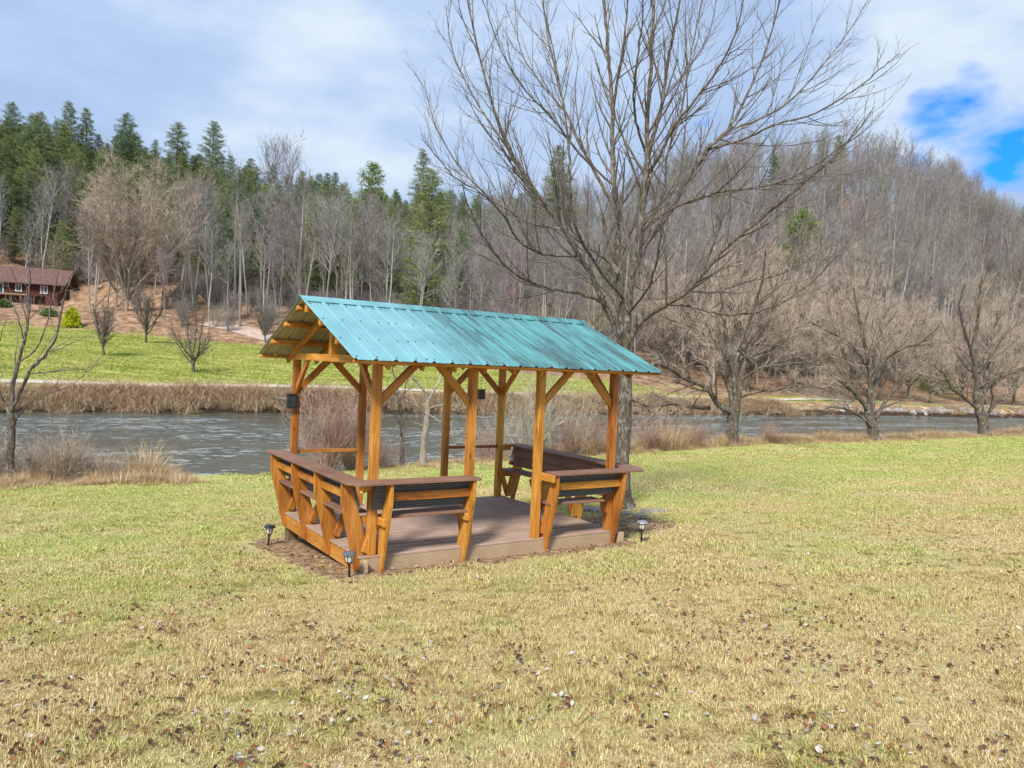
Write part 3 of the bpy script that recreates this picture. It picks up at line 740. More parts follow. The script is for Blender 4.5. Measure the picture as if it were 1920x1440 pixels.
th = local_empty('drink_can', (X1 + .015, 2.56, .60), label='small red and white can wedged on the support of the right end bench', cat='can')
m2 = MB(); m2.tube([(0, 0, -.06), (0, 0, -.055), (0, 0, .0)], [.028, .033, .033], 12, cap=True); m2.build('lower_half', REDP, th)
m2 = MB(); m2.tube([(0, 0, .0), (0, 0, .05), (0, 0, .06)], [.033, .033, .027], 12, cap=True); m2.build('upper_half', WHITEP, th)

GLASS = m_simple('clear_ribbed_plastic', (.45, .46, .45), (.72, .73, .70), 40, .25, .5, .1, .001)
def solar_light(name, x, y, tilt, label, steel_mat, zoff=0):
    wx, wy = pw(x, y); r = empty(name, (wx, wy, hz(wx, wy) + zoff), random.random() * 3, label=label, cat='path light', group='solar path lights round the shelter')
    r.rotation_euler[0] = tilt[0]; r.rotation_euler[1] = tilt[1]
    m4 = MB(); m4.tube([(0, 0, -.06), (0, 0, .0), (0, 0, .03), (0, 0, .15), (0, 0, .175)], [.004, .011, .013, .013, .028], 10, cap=True); m4.build('stake', BLACK, r, smooth=False)
    m4 = MB(); m4.tube([(0, 0, .175), (0, 0, .182), (0, 0, .262)], [.030, .034, .052], 16); m4.build('lens', GLASS, r)
    m4 = MB()
    for q in range(6):
        a = q * PI / 3; c_, s_ = math.cos(a), math.sin(a)
        m4.tube([(c_ * .036, s_ * .036, .178), (c_ * .055, s_ * .055, .265)], [.004, .004], 4)
    m4.tube([(0, 0, .18), (0, 0, .19)], [.037, .037], 14, cap=True)
    m4.build('cage', BLACK, r)
    m4 = MB(); m4.tube([(0, 0, .262), (0, 0, .268), (0, 0, .280), (0, 0, .296), (0, 0, .303)], [.060, .078, .074, .045, .020], 18, cap=True); m4.build('cap', steel_mat, r)
    return r
random.seed(4)
solar_light('solar_light', -.404, 2.447, (.06, .03), 'dark solar path light on a stake beyond the left bench', BLACK, -.01)
solar_light('solar_light', -.32, -.22, (-.03, -.04), 'dark capped solar path light in front of the near corner of the deck', m_simple('grey_cap', (.07, .08, .10), (.14, .15, .18), 30, .4), -.01)
solar_light('solar_light', 3.86, -.19, (.02, .02), 'steel capped solar path light at the right corner of the shelter by the stones', STEEL)

# bare earth round the shelter and the tree
def mulch_radius(x, y):
    """positive inside the worn earth patch (shelter frame)"""
    dx = np.maximum(np.maximum((X0 - x) * .80, x - X1), 0); dy = np.maximum(np.maximum(Y0 - y, y - Y1), 0)
    d1 = .34 - np.hypot(dx * 1.0, dy * 1.1)
    d2 = 1.05 - np.hypot(x - 4.75, (y - 1.55) * .95)
    return np.maximum(d1, d2)
gx, gy = np.meshgrid(np.arange(-2.2, 6.6, .045), np.arange(-1.3, 4.3, .045))
WX = PX + CY * gx - SY * gy; WY = PY + SY * gx + CY * gy
md = mulch_radius(gx, gy) + vnoise(gx, gy, 3.1, 21) * .22 + vnoise(gx, gy, 9, 22) * .10
keep = md > 0
zz_ = H(WX, WY) + .012 + vnoise(gx, gy, 11, 23) * .012 + vnoise(gx, gy, 31, 24) * .014
zz_ = np.where(md < .06, zz_ - .016, zz_)
mb = MB(); rr, cc = gx.shape; i = np.arange(rr - 1)[:, None] * cc + np.arange(cc - 1)[None]
ok = keep[:-1, :-1] & keep[1:, :-1] & keep[:-1, 1:] & keep[1:, 1:]
Q = np.stack([i, i + 1, i + cc + 1, i + cc], -1)[ok]
mb.add(np.stack([WX, WY, zz_], -1).reshape(-1, 3), Q.reshape(-1, 4))
tag(mb.build('bare_earth', SOIL, smooth=False), kind='structure', label='worn brown earth round the deck and the tree foot')

# ------------------------------------------------------------------ bare branching
def unit(v): return v / (np.linalg.norm(v) + 1e-9)
def rotate_off(rng, D, ang_, az=None):
    """a direction 'ang_' away from D"""
    a = unit(np.cross(D, rng.normal(size=3))) if az is None else az
    return unit(D * math.cos(ang_) + a * math.sin(ang_))
def run_line(rng, P, D, L, R0_, R1_, n, wob, up):
    pts = [P]; step = L / n
    for i in range(n):
        D = unit(D + rng.normal(size=3) * wob + np.array([0, 0, up])); pts.append(pts[-1] + D * step)
    return np.array(pts), np.linspace(R0_, R1_, n + 1)
class Tree:
    """levels of polylines; the last level can be single-triangle twigs"""
    def __init__(s, seed): s.rng = np.random.default_rng(seed); s.lines = []; s.tw = []
    def children(s, line, rad, n, t0, t1, a0, a1, lratio, Lref, rr, seg, wob, up, lvl, shape=lambda t: 1, flat=0):
        rng = s.rng; seglen = np.linalg.norm(np.diff(line, axis=0), axis=1); cum = np.r_[0, np.cumsum(seglen)]; tot = cum[-1]; out_ = []
        for j in range(n):
            t = t0 + (t1 - t0) * (j + rng.random()) / n; q = t * tot
            k = min(np.searchsorted(cum, q, side='right') - 1, len(seglen) - 1); f = (q - cum[k]) / (seglen[k] + 1e-9)
            p = line[k] * (1 - f) + line[k + 1] * f; r = (rad[k] * (1 - f) + rad[k + 1] * f)
            D = unit(line[k + 1] - line[k]); nd = rotate_off(rng, D, rng.uniform(a0, a1))
            L = Lref * lratio * shape(t) * rng.uniform(.65, 1.25); r0 = min(r * .9, r * rr * rng.uniform(.8, 1.15) + .001)
            l2, r2 = run_line(rng, p, nd, L, r0, max(r0 * .35, .0022), seg, wob, up)
            out_.append((l2, r2)); s.lines.append((lvl, l2, r2))
        return out_
    def twigs(s, line, n, L, W, a0=.3, a1=1.0, t0=.1, up=.25):
        """n one-triangle twigs along a line"""
        rng = s.rng; m = len(line) - 1
        t = (t0 + (1 - t0) * rng.random(n)) * m; k = np.minimum(t.astype(int), m - 1); f = (t - k)[:, None]
        P = line[k] * (1 - f) + line[k + 1] * f; D = line[k + 1] - line[k]; D /= np.linalg.norm(D, axis=1, keepdims=True) + 1e-9
        X = np.cross(D, rng.normal(size=(n, 3))); X /= np.linalg.norm(X, axis=1, keepdims=True) + 1e-9
        a = rng.uniform(a0, a1, n)[:, None]; Dn = D * np.cos(a) + X * np.sin(a); Dn[:, 2] += up
        s.tw.append((P, Dn, L * rng.uniform(.5, 1.3, n), np.full(n, W)))
    def meshes(s, trunk_levels, mt, mc, ks=(8, 5, 4, 3), smooth_trunk=True, nm='tree'):
        a = MB(); b_ = MB()
        for lvl, l, r in s.lines:
            (a if lvl < trunk_levels else b_).tube(l, r, ks[min(lvl, len(ks) - 1)])
        for P, D, L, W in s.tw: b_.spikes(P, D, L, W, s.rng)
        return a.mesh(nm + '_trunk', mt, smooth_trunk), b_.mesh(nm + '_crown', mc, False)

def forest_tree(seed, Ht, cr0, spread, nbr, trunks=1, twn=7, tw_w=.040, tf=1.0):
    T = Tree(seed); rng = T.rng
    for q in range(trunks):
        az = rng.random() * 6.28; lean = .04 if trunks == 1 else .10
        p = np.array([math.cos(az), math.sin(az), 0]) * (.0 if trunks == 1 else .25)
        d = unit(np.array([math.cos(az) * lean, math.sin(az) * lean, 1]))
        r0 = Ht * .0088 * tf * rng.uniform(.85, 1.15) / (1 if trunks == 1 else 1.2)
        tl, tr = run_line(rng, p - np.array([0, 0, .8]), d, Ht * rng.uniform(.88, 1), r0, .03, 9, .035, .03)
        T.lines.append((0, tl, tr))
        b1 = T.children(tl, tr, nbr // trunks, cr0, .98, .45, .95, spread, Ht, .45, 5, .10, .16, 1, lambda t: math.sin(max(.12, 1 - (t - cr0) / (1 - cr0)) ** .62 * PI * .62) + .08)
        for l, r in b1:
            L = np.linalg.norm(l[-1] - l[0])
            b2 = T.children(l, r, max(3, int(L * 1.7)), .22, 1, .4, .9, .45, L, .55, 3, .12, .14, 2)
            T.twigs(l, int(L * 4), .75, tw_w)
            for l3, r3 in b2: T.twigs(l3, twn, .62, tw_w * .8, .25, .85)
    return T
def bushy_tree(seed, Ht, spread, nst=7, twn=22, tw=.022, low=.12, fork=.18, nb=9, up=.10, tl=.55, r0=None, wob=.09):
    """short trunk that breaks into rising limbs and a dense haze of twigs"""
    T = Tree(seed); rng = T.rng; r0 = r0 or Ht * .013
    tl0, tr0 = run_line(rng, np.array([0, 0, -.5]), np.array([.02, 0, 1.]), Ht * fork + .5, r0 * 1.2, r0, 4, .05, .05); T.lines.append((0, tl0, tr0))
    for q in range(nst):
        a = q * 6.283 / nst + rng.uniform(-.4, .4); el = rng.uniform(low, 1.35) if q else 1.5
        d = np.array([math.cos(a) * math.cos(el), math.sin(a) * math.cos(el), math.sin(el)])
        L = Ht * (1 - fork) * (spread + (1 - spread) * math.sin(el)) * rng.uniform(.85, 1.08)
        l, r = run_line(rng, tl0[-1 - (q % 2)], d, L, r0 * .62, .02, 7, wob, up); T.lines.append((0, l, r))
        b1 = T.children(l, r, nb, .18, 1, .4, .95, .40, L, .5, 5, .12, .10, 1, lambda t: 1.1 - .6 * t)
        T.twigs(l, 20, tl, tw)
        for l1, r1 in b1:
            L1 = np.linalg.norm(l1[-1] - l1[0]); b2 = T.children(l1, r1, max(3, int(L1 * 2.4)), .15, 1, .4, 1.1, .45, L1, .5, 4, .16, .03, 2)
            T.twigs(l1, int(L1 * 5), tl, tw)
            for l2, r2 in b2: T.twigs(l2, twn, tl, tw * .75, .3, 1.1, .05)
    return T
def pine(seed, Ht, wid, mat=None, bottom=.12, dens=1.0, needle=.34, name='pine'):
    rng = np.random.default_rng(seed); a = MB(); b_ = MB()
    tl, tr = run_line(rng, np.array([0, 0, -.8]), np.array([0, 0, 1.]), Ht + .8, Ht * .013, .02, 10, .012, .05)
    a.tube(tl, tr, 7)
    nbr = int(Ht * 10); an = rng.random() * 6.28
    for q in range(nbr):
        f = bottom + (1 - bottom) * ((q + rng.random()) / nbr) ** .92; z = f * Ht; an += 2.4 + rng.normal() * .35
        prof_ = min(1.0, (1 - f) ** .58 * 1.05) * (1 - .35 * max(0, .25 - f) / .25); L = wid * prof_ * rng.uniform(.45, 1.12) + .22
        d = np.array([math.cos(an), math.sin(an), rng.uniform(.0, .22) + .45 * f * f])
        c = np.array([np.interp(z, tl[:, 2], tl[:, 0]), np.interp(z, tl[:, 2], tl[:, 1]), z])
        l, r = run_line(rng, c, unit(d), L, .045 * (1 - f) + .012, .008, 4, .06, -.03); a.tube(l, r, 3)
        nc = max(2, int(L * 3.4 * dens)); n = 20
        t = (.22 + .78 * (np.arange(nc) + rng.random(nc)) / nc) * 4; k = np.minimum(t.astype(int), 3); ff = (t - k)[:, None]
        C = l[k] * (1 - ff) + l[k + 1] * ff; side = np.cross(unit(d), [0, 0, 1])
        C = C + side[None] * (rng.uniform(-1, 1, nc) * .28 * L * (1.1 - t / 4))[:, None] + np.array([0, 0, 1.])[None] * rng.uniform(-.10, .22, nc)[:, None]
        P = np.repeat(C, n, 0) + rng.normal(size=(nc * n, 3)) * [.17, .17, .07]
        Dn = rng.normal(size=(nc * n, 3)) * [1, 1, .5] + d * .7 + [0, 0, .35]
        var = np.repeat(rng.random(nc), n) * .7 + .3 * rng.random(nc * n)
        b_.spikes(P, Dn, needle * .8 * rng.uniform(.6, 1.35, nc * n), .055, rng, a=var)
    return a.mesh(name + '_trunk', PINE_BARK, True), b_.mesh(name + '_crown', mat or NEEDLE, False, attr=True)

def thing(name, loc, parts, rz, sc, label, cat, group, kidnames=('trunk', 'crown')):
    r = empty(name, loc, rz, label=label, cat=cat, group=group); r.scale = (sc, sc, sc)
    for nm_, me in zip(kidnames, parts): link(nm_, me, r)
    return r

# prototypes -----------------------------------------------------------
FOR = [forest_tree(100 + i, 18, c, s_, n).meshes(1, PALE_BARK, GREY_TWIG, (6, 4, 3, 3), nm='forest_tree') for i, (c, s_, n) in
       enumerate([(.42, .22, 34), (.34, .26, 40), (.52, .20, 30), (.30, .22, 40), (.45, .27, 36), (.38, .18, 34)])]
TALLT = [forest_tree(150 + i, 21, c, s_, n, twn=6, tw_w=.034, tf=1.35).meshes(1, PALE_BARK, GREY_TWIG, (6, 4, 3, 3), nm='forest_tree') for i, (c, s_, n) in enumerate([(.55, .19, 22), (.62, .18, 20), (.50, .17, 24)])]
TWIN = forest_tree(140, 18, .45, .22, 48, trunks=2).meshes(1, PALE_BARK, GREY_TWIG, (6, 4, 3, 3), nm='twin_tree')
BUSH = [bushy_tree(200 + i, 10, s_, n, low=lo, up=u_).meshes(2, BARK_D, TAN_TWIG, (7, 4, 3, 3), nm='spreading_tree') for i, (s_, n, lo, u_) in
        enumerate([(.70, 9, .30, .10), (.62, 8, .45, .14), (.75, 10, .25, .08)])]
OVAL = bushy_tree(230, 18, .30, 15, twn=12, tw=.045, low=.30, up=.20, fork=.10, nb=13, tl=.9, r0=.19, wob=.13).meshes(1, OVAL_B, TAN_TWIG, (7, 4, 3, 3), nm='oval_tree')
PINES = [pine(300 + i, 16, w_, bottom=b0) for i, (w_, b0) in enumerate([(4.1, .10), (3.5, .16), (4.9, .10), (3.1, .06)])]
def shrub_mesh(seed, Ht, nst, spread, mat, sub=5, tw=.010, twl=.28, r=.014, twn=5, seg=6, up=.10):
    T = Tree(seed); rng = T.rng
    for q in range(nst):
        a = rng.random() * 6.283; el = math.acos(min(.98, rng.random() ** .7 * spread))
        d = np.array([math.cos(a) * math.cos(el), math.sin(a) * math.cos(el), math.sin(el)])
        L = Ht * rng.uniform(.55, 1.08); p = np.array([rng.normal() * .12 * Ht * .3, rng.normal() * .12 * Ht * .3, -.15])
        l, r1 = run_line(rng, p, d, L, r * rng.uniform(.6, 1.2), r * .22, seg, .08, up); T.lines.append((0, l, r1))
        b = T.children(l, r1, sub, .25, 1, .3, .8, .38, L, .6, 4, .10, .10, 1)
        for l2, r2 in b: T.twigs(l2, twn, twl, tw, .3, .9)
    m5 = MB()
    for lvl, l, r1 in T.lines: m5.tube(l, r1, 4 if lvl == 0 else 3)
    for P, D, L, W in T.tw: m5.spikes(P, D, L, W, T.rng)
    return m5.mesh('shrub', mat)
THICK = [shrub_mesh(400 + i, 3.2, 26, .75, GREY_TWIG, 6, .028, .5, .02, 7) for i in range(3)]
PT = list(zip(FOR, [18] * 6))

# ------------------------------------------------------------------ instancing for stuff
_inst_n = 0
def scatter(name, objs, pts, rots, scl, idx, label=None):
    """one 'stuff' object: a point cloud that carries copies of the meshes in objs"""
    global _inst_n
    coll = bpy.data.collections.new(name + '_pieces')
    for i, me in enumerate(objs):
        o = bpy.data.objects.new('piece_%02d' % i, me); coll.objects.link(o)
    n = len(pts); me = bpy.data.meshes.new(name); me.vertices.add(n); me.vertices.foreach_set('co', np.asarray(pts, np.float32).ravel())
    a = me.attributes.new('rot', 'FLOAT_VECTOR', 'POINT'); a.data.foreach_set('vector', np.asarray(rots, np.float32).ravel())
    a = me.attributes.new('scl', 'FLOAT_VECTOR', 'POINT'); sc_ = np.asarray(scl, np.float32)
    if sc_.ndim == 1: sc_ = np.repeat(sc_[:, None], 3, 1)
    a.data.foreach_set('vector', sc_.ravel())
    a = me.attributes.new('idx', 'INT', 'POINT'); a.data.foreach_set('value', np.asarray(idx, np.int32))
    o = link(name, me); tag(o, kind='stuff', label=label)
    g = bpy.data.node_groups.new(name, 'GeometryNodeTree')
    g.interface.new_socket('Geometry', in_out='INPUT', socket_type='NodeSocketGeometry'); g.interface.new_socket('Geometry', in_out='OUTPUT', socket_type='NodeSocketGeometry')
    gi = g.nodes.new('NodeGroupInput'); go = g.nodes.new('NodeGroupOutput')
    iop = g.nodes.new('GeometryNodeInstanceOnPoints'); ci = g.nodes.new('GeometryNodeCollectionInfo')
    ci.inputs['Collection'].default_value = coll; ci.inputs['Separate Children'].default_value = True; ci.inputs['Reset Children'].default_value = True
    iop.inputs['Pick Instance'].default_value = True
    def na(nm_, ty):
        q = g.nodes.new('GeometryNodeInputNamedAttribute'); q.data_type = ty; q.inputs['Name'].default_value = nm_
        return q.outputs['Attribute']
    g.links.new(gi.outputs[0], iop.inputs['Points']); g.links.new(ci.outputs[0], iop.inputs['Instance'])
    g.links.new(na('idx', 'INT'), iop.inputs['Instance Index'])
    e2r = g.nodes.new('FunctionNodeEulerToRotation'); g.links.new(na('rot', 'FLOAT_VECTOR'), e2r.inputs[0]); g.links.new(e2r.outputs[0], iop.inputs['Rotation'])
    g.links.new(na('scl', 'FLOAT_VECTOR'), iop.inputs['Scale']); g.links.new(iop.outputs[0], go.inputs[0])
    md_ = o.modifiers.new('scatter', 'NODES'); md_.node_group = g
    return o
def slope_rots(X, Y, spin):
    e1 = .15; gx_ = (H(X + e1, Y) - H(X - e1, Y)) / (2 * e1); gy_ = (H(X, Y + e1) - H(X, Y - e1)) / (2 * e1)
    out_ = []
    for a, b_, s_ in zip(gx_, gy_, spin):
        nn = Vector((-a, -b_, 1)).normalized(); q = Vector((0, 0, 1)).rotation_difference(nn) @ Euler((0, 0, s_)).to_quaternion()
        out_.append(q.to_euler('XYZ')[:])
    return np.array(out_)

# ------------------------------------------------------------------ grass on the near lawn
def grass_tile(seed, size, n, hgt, wid, clump=.0):
    rng = np.random.default_rng(seed); m6 = MB()
    P = np.column_stack([rng.uniform(-size / 2, size / 2, (n, 2)) * 1.08, np.full(n, -.006)])
    az = rng.random(n) * 6.283; lean = np.abs(rng.normal(0, .75, n)) + .15; hh = hgt * rng.uniform(.45, 1.35, n) * (1 + (rng.random(n) > .96) * .7)
    D = np.column_stack([np.cos(az) * np.sin(lean), np.sin(az) * np.sin(lean), np.cos(lean)])
    Xs = np.column_stack([-np.sin(az), np.cos(az), np.zeros(n)]); ww = (wid * rng.uniform(.6, 1.3, n))[:, None]
    mid = P + D * (hh * .55)[:, None]; D2 = D * [1.3, 1.3, .55]; tip = mid + D2 * (hh * .5)[:, None]
    V = np.stack([P - Xs * ww / 2, P + Xs * ww / 2, mid + Xs * ww * .38, mid - Xs * ww * .38, tip], 1).reshape(-1, 3)
    i = np.arange(n)[:, None] * 5
    v_ = rng.random(n); m6.add(V, i + np.array([[0, 1, 2, 3]]), i + np.array([[3, 2, 4]]), a=np.repeat(v_, 5))
    return m6.mesh('grass_tile', BLADE, attr=True)
TILES = [grass_tile(500 + i, .30, 800, .033, .0042) for i in range(5)] + [grass_tile(520 + i, .60, 1100, .036, .0075) for i in range(4)] + [grass_tile(530 + i, .9, 1000, .042, .013) for i in range(3)] + [grass_tile(540 + i, 1.8, 1500, .05, .026) for i in range(3)]
rg = np.random.default_rng(9)
gp_, gr_, gs_, gi_ = [], [], [], []
def grid_pts(y0, y1, st, margin):
    out_ = []
    y = y0
    while y < y1:
        wmax = y * .70 + margin; xs = np.arange(-wmax, wmax, st); out_.append(np.column_stack([xs + rg.uniform(-.3, .3, len(xs)) * st, np.full(len(xs), y) + rg.uniform(-.3, .3, len(xs)) * st])); y += st
    return np.concatenate(out_)
for (y0, y1, st, lo_, hi_, mg) in ((2.3, 8.0, .235, 0, 5, .8), (8.0, 17, .50, 5, 9, 1.2), (17, 30, .80, 9, 12, 1.5), (30, 60, 1.6, 12, 15, 2.5)):
    q = grid_pts(y0, y1, st, mg); u, v = uv_of(q[:, 0], q[:, 1])
    lx = u - 0; # shelter frame = along / across minus its origin
    dx_ = q[:, 0] - PX; dy_ = q[:, 1] - PY; sx = CY * dx_ + SY * dy_; sy = -SY * dx_ + CY * dy_
    mdv = mulch_radius(sx, sy) + vnoise(sx, sy, 3.1, 21) * .22
    inside = (sx > X0) & (sx < X1) & (sy > Y0) & (sy < Y1)
    k = (v < EDGE(u) - (.1 if st < 1 else .8)) & ((mdv < .03) | ((rg.random(len(q)) < .28) & ~inside & (mdv < .30)))
    q = q[k]
    gp_.append(np.column_stack([q, H(q[:, 0], q[:, 1])])); gr_.append(slope_rots(q[:, 0], q[:, 1], rg.random(len(q)) * 6.28))
    s_ = rg.uniform(.85, 1.2, len(q)); gs_.append(np.column_stack([s_, s_, s_ * rg.uniform(.7, 1.2, len(q)) * (1 + .9 * vnoise(q[:, 0], q[:, 1], 1.4, 73))])); gi_.append(rg.integers(lo_, hi_, len(q)))
def tuft(seed, n, h, sp):
    rng = np.random.default_rng(seed); m6 = MB(); az = rng.random(n) * 6.283; rad = rng.random(n) ** .7 * sp
    P = np.column_stack([np.cos(az) * rad, np.sin(az) * rad, np.full(n, -.005)]); lean = .25 + rad / sp * .8 + np.abs(rng.normal(0, .2, n)); hh = h * rng.uniform(.5, 1.3, n)
    a2 = az + rng.normal(size=n) * .6; D = np.column_stack([np.cos(a2) * np.sin(lean), np.sin(a2) * np.sin(lean), np.cos(lean)]); Xs = np.column_stack([-np.sin(a2), np.cos(a2), np.zeros(n)])
    mid = P + D * (hh * .55)[:, None]; tip = mid + D * [1.4, 1.4, .45] * (hh * .5)[:, None]; w3 = .0042
    V = np.stack([P - Xs * w3 / 2, P + Xs * w3 / 2, mid + Xs * w3 * .4, mid - Xs * w3 * .4, tip], 1).reshape(-1, 3); i = np.arange(n)[:, None] * 5
    m6.add(V, i + np.array([[0, 1, 2, 3]]), i + np.array([[3, 2, 4]]), a=np.repeat(rng.uniform(0, .8, n), 5)); return m6.mesh('tuft', BLADE, attr=True)
TILES += [tuft(560 + i, 70, .065, .05) for i in range(4)]
ty = 2.6 + 12 * rg.random(3200) ** 1.1; tx = rg.uniform(-1, 1, 3200) * (ty * .7 + .3)
dx_ = tx - PX; dy_ = ty - PY; sx = CY * dx_ + SY * dy_; sy = -SY * dx_ + CY * dy_
kk_ = (vnoise(tx, ty, 1.1, 71) + .6 * vnoise(tx, ty, 4, 72) > .02) & ~((sx > X0 - .1) & (sx < X1 + .1) & (sy > Y0 - .1) & (sy < Y1 + .05)) & (mulch_radius(sx, sy) < .2)
tx, ty = tx[kk_], ty[kk_]; gp_.append(np.column_stack([tx, ty, H(tx, ty)])); gr_.append(np.column_stack([np.zeros((len(tx), 2)), rg.random(len(tx)) * 6.28])); s_ = rg.uniform(.6, 1.25, len(tx)); gs_.append(np.column_stack([s_, s_, s_])); gi_.append(rg.integers(15, 19, len(tx)))
scatter('grass', TILES, np.concatenate(gp_), np.concatenate(gr_), np.concatenate(gs_), np.concatenate(gi_), 'short winter grass, straw and green, covering the lawn')

def m_meadow_blade():
    m, n, b = mat_base('meadow_blade', .8, .1); p = geopos(n)
    a = n.nodes.new('ShaderNodeAttribute'); a.attribute_name = 'var'; av = a.outputs['Fac']
    f = noise(n, p, .30, 5, .65, (1, 1.8, 1)); f2 = noise(n, p, 1.5, 4, .6)
    k = mth(n, 'ADD', mth(n, 'MULTIPLY', f, .7), mth(n, 'MULTIPLY', f2, .3)); k = mth(n, 'MULTIPLY', mth(n, 'SUBTRACT', k, .42), 5.5, clamp=True)
    c1 = ramp(n, av, [(0, (.10, .15, .02)), (.5, (.24, .31, .05)), (1, (.42, .47, .12))]); c2 = ramp(n, av, [(0, (.25, .25, .06)), (.5, (.47, .46, .14)), (1, (.66, .60, .28))])
    n.links.new(mixc(n, k, c1, c2), b.inputs['Base Color']); return m
MB_ = m_meadow_blade(); MT = []
for i in range(3):
    me_ = grass_tile(570 + i, 2.4, 1500, .075, .045); me_.materials.clear(); me_.materials.append(MB_); MT.append(me_)
q = []
for u_ in np.arange(-30, 85, 2.05):
    lo_, hi_ = float(FARW(u_)) + 5.2, float(VH(u_)) + 1
    for v_ in np.arange(lo_, hi_, 2.05):
        x_, y_ = xy_of(u_ + rg.uniform(-.7, .7), v_ + rg.uniform(-.7, .7))
        uu_, vv_ = uv_of(x_, y_)
        if abs(x_) < y_ * .75 and abs(vv_ - float(FARW(uu_)) - 6.2) > 1.3 and not (uu_ > 58 and vv_ > FARW(uu_) + 8.5): q.append((x_, y_))
q = np.array(q)
scatter('meadow_grass', MT, np.column_stack([q, H(q[:, 0], q[:, 1])]), slope_rots(q[:, 0], q[:, 1], rg.random(len(q)) * 6.28), np.column_stack([np.ones((len(q), 2)), rg.uniform(.5, 1.5, len(q))]), rg.integers(0, 3, len(q)), 'green grass of the mown meadow across the river')

# ------------------------------------------------------------------ fallen leaves
def leaf_mesh(seed, mat, kind=0):
    rng = np.random.default_rng(seed); n = 9; t = np.linspace(0, 1, n)
    wv = (np.sin(t * PI) ** .7) * (.36 + .10 * np.abs(np.sin(t * PI * (3 + kind)))) + .01
    rows_ = []; curl = rng.uniform(.5, 1.6); bend = rng.uniform(-.9, .9)
    for tt, ww in zip(t, wv):
        for s_ in (-1, -.5, 0, .5, 1):
            x = (tt - .5); y = s_ * ww; z = curl * y * y * 1.6 + bend * x * x + rng.normal() * .03
            rows_.append((x, y * math.cos(min(1.2, curl * abs(s_))), z))
    m7 = MB(); i = np.arange(n - 1)[:, None] * 5 + np.arange(4)[None]
    m7.add(np.array(rows_), np.stack([i, i + 1, i + 6, i + 5], -1).reshape(-1, 4))
    m7.tube([(-.5, 0, bend * .25), (-.68, .02, bend * .3 + .03)], [.015, .01], 3)
    return m7.mesh('leaf', mat)
LV = [leaf_mesh(600 + i, LEAFM[c], i % 3) for i, c in enumerate((0, 0, 0, 1, 1, 2, 0, 2, 0, 1))]
rl = np.random.default_rng(31)
def leaf_spots(n, y0, y1, pw_=1.0):
    out_ = []
    while len(out_) < n:
        y = y0 + (y1 - y0) * rl.random() ** pw_; x = rl.uniform(-1, 1) * (y * .69 + .2)
        if rl.random() > (.10 + 2.2 * max(0, float(vnoise(x, y, .8, 41)) * .6 + .02 + .9 * float(vnoise(x, y, 3, 42)))): continue
        dx_ = x - PX; dy_ = y - PY; sx = CY * dx_ + SY * dy_; sy = -SY * dx_ + CY * dy_
        if X0 - .05 < sx < X1 + .05 and Y0 - .05 < sy < Y1: continue
        u, v = uv_of(x, y)
        if v > EDGE(u) - .3: continue
        out_.append((x, y))
    return out_
sp1 = sorted(leaf_spots(300, 3.2, 8.5, 1.1), key=lambda p: p[1])
LN = ['dark brown curled fallen leaf lying in the foreground grass', 'rust coloured fallen leaf lying in the foreground grass', 'pale grey crumpled fallen leaf lying in the foreground grass']
for (x, y) in sp1:
    k = int(rl.integers(0, len(LV))); c = (0, 0, 0, 1, 1, 2, 0, 2, 0, 1)[k]
    o = link('fallen_leaf', LV[k], None, (x, y, hz(x, y) + .012 + rl.random() * .014), (rl.uniform(-.5, .5), rl.uniform(-.5, .5), rl.random() * 6.28))
    s_ = rl.uniform(.026, .055); o.scale = (s_, s_, s_)
    col_ = ('dark brown', 'rust coloured', 'pale grey')[c]; fx_ = x / (y * .665)
    plc = ('at the left edge', 'left of the middle', 'in the middle', 'right of the middle', 'at the right edge')[int(min(4, max(0, (fx_ + 1) * 2.5)))]
    dep = 'nearest the camera' if y < 4.3 else ('in the foreground grass' if y < 6 else 'in the lawn before the shelter')
    tag(o, f'{col_} curled fallen leaf {dep} {plc}', 'leaf', f'{col_} leaves {dep} {plc}')
q = leaf_spots(2300, 3.4, 17, 1.1) + leaf_spots(1300, 3.2, 7, 1)
# drifts on the bare earth round the shelter
while len(q) < 4300:
    sx, sy = rl.uniform(-1.0, 6.2), rl.uniform(-.8, 3.4)
    if float(mulch_radius(sx, sy)) < -.05 or (X0 - .02 < sx < X1 + .02 and Y0 - .02 < sy < Y1 + .1): continue
    q.append(pw(sx, sy))
q = np.array(q)
scatter('leaf_litter', LV, np.column_stack([q, H(q[:, 0], q[:, 1]) + rl.uniform(.012, .034, len(q))]), np.column_stack([rl.uniform(-.5, .5, (len(q), 2)), rl.random(len(q)) * 6.28]),
        rl.uniform(.014, .045, len(q)), rl.integers(0, len(LV), len(q)), 'small dead leaves scattered over the lawn and bare earth')

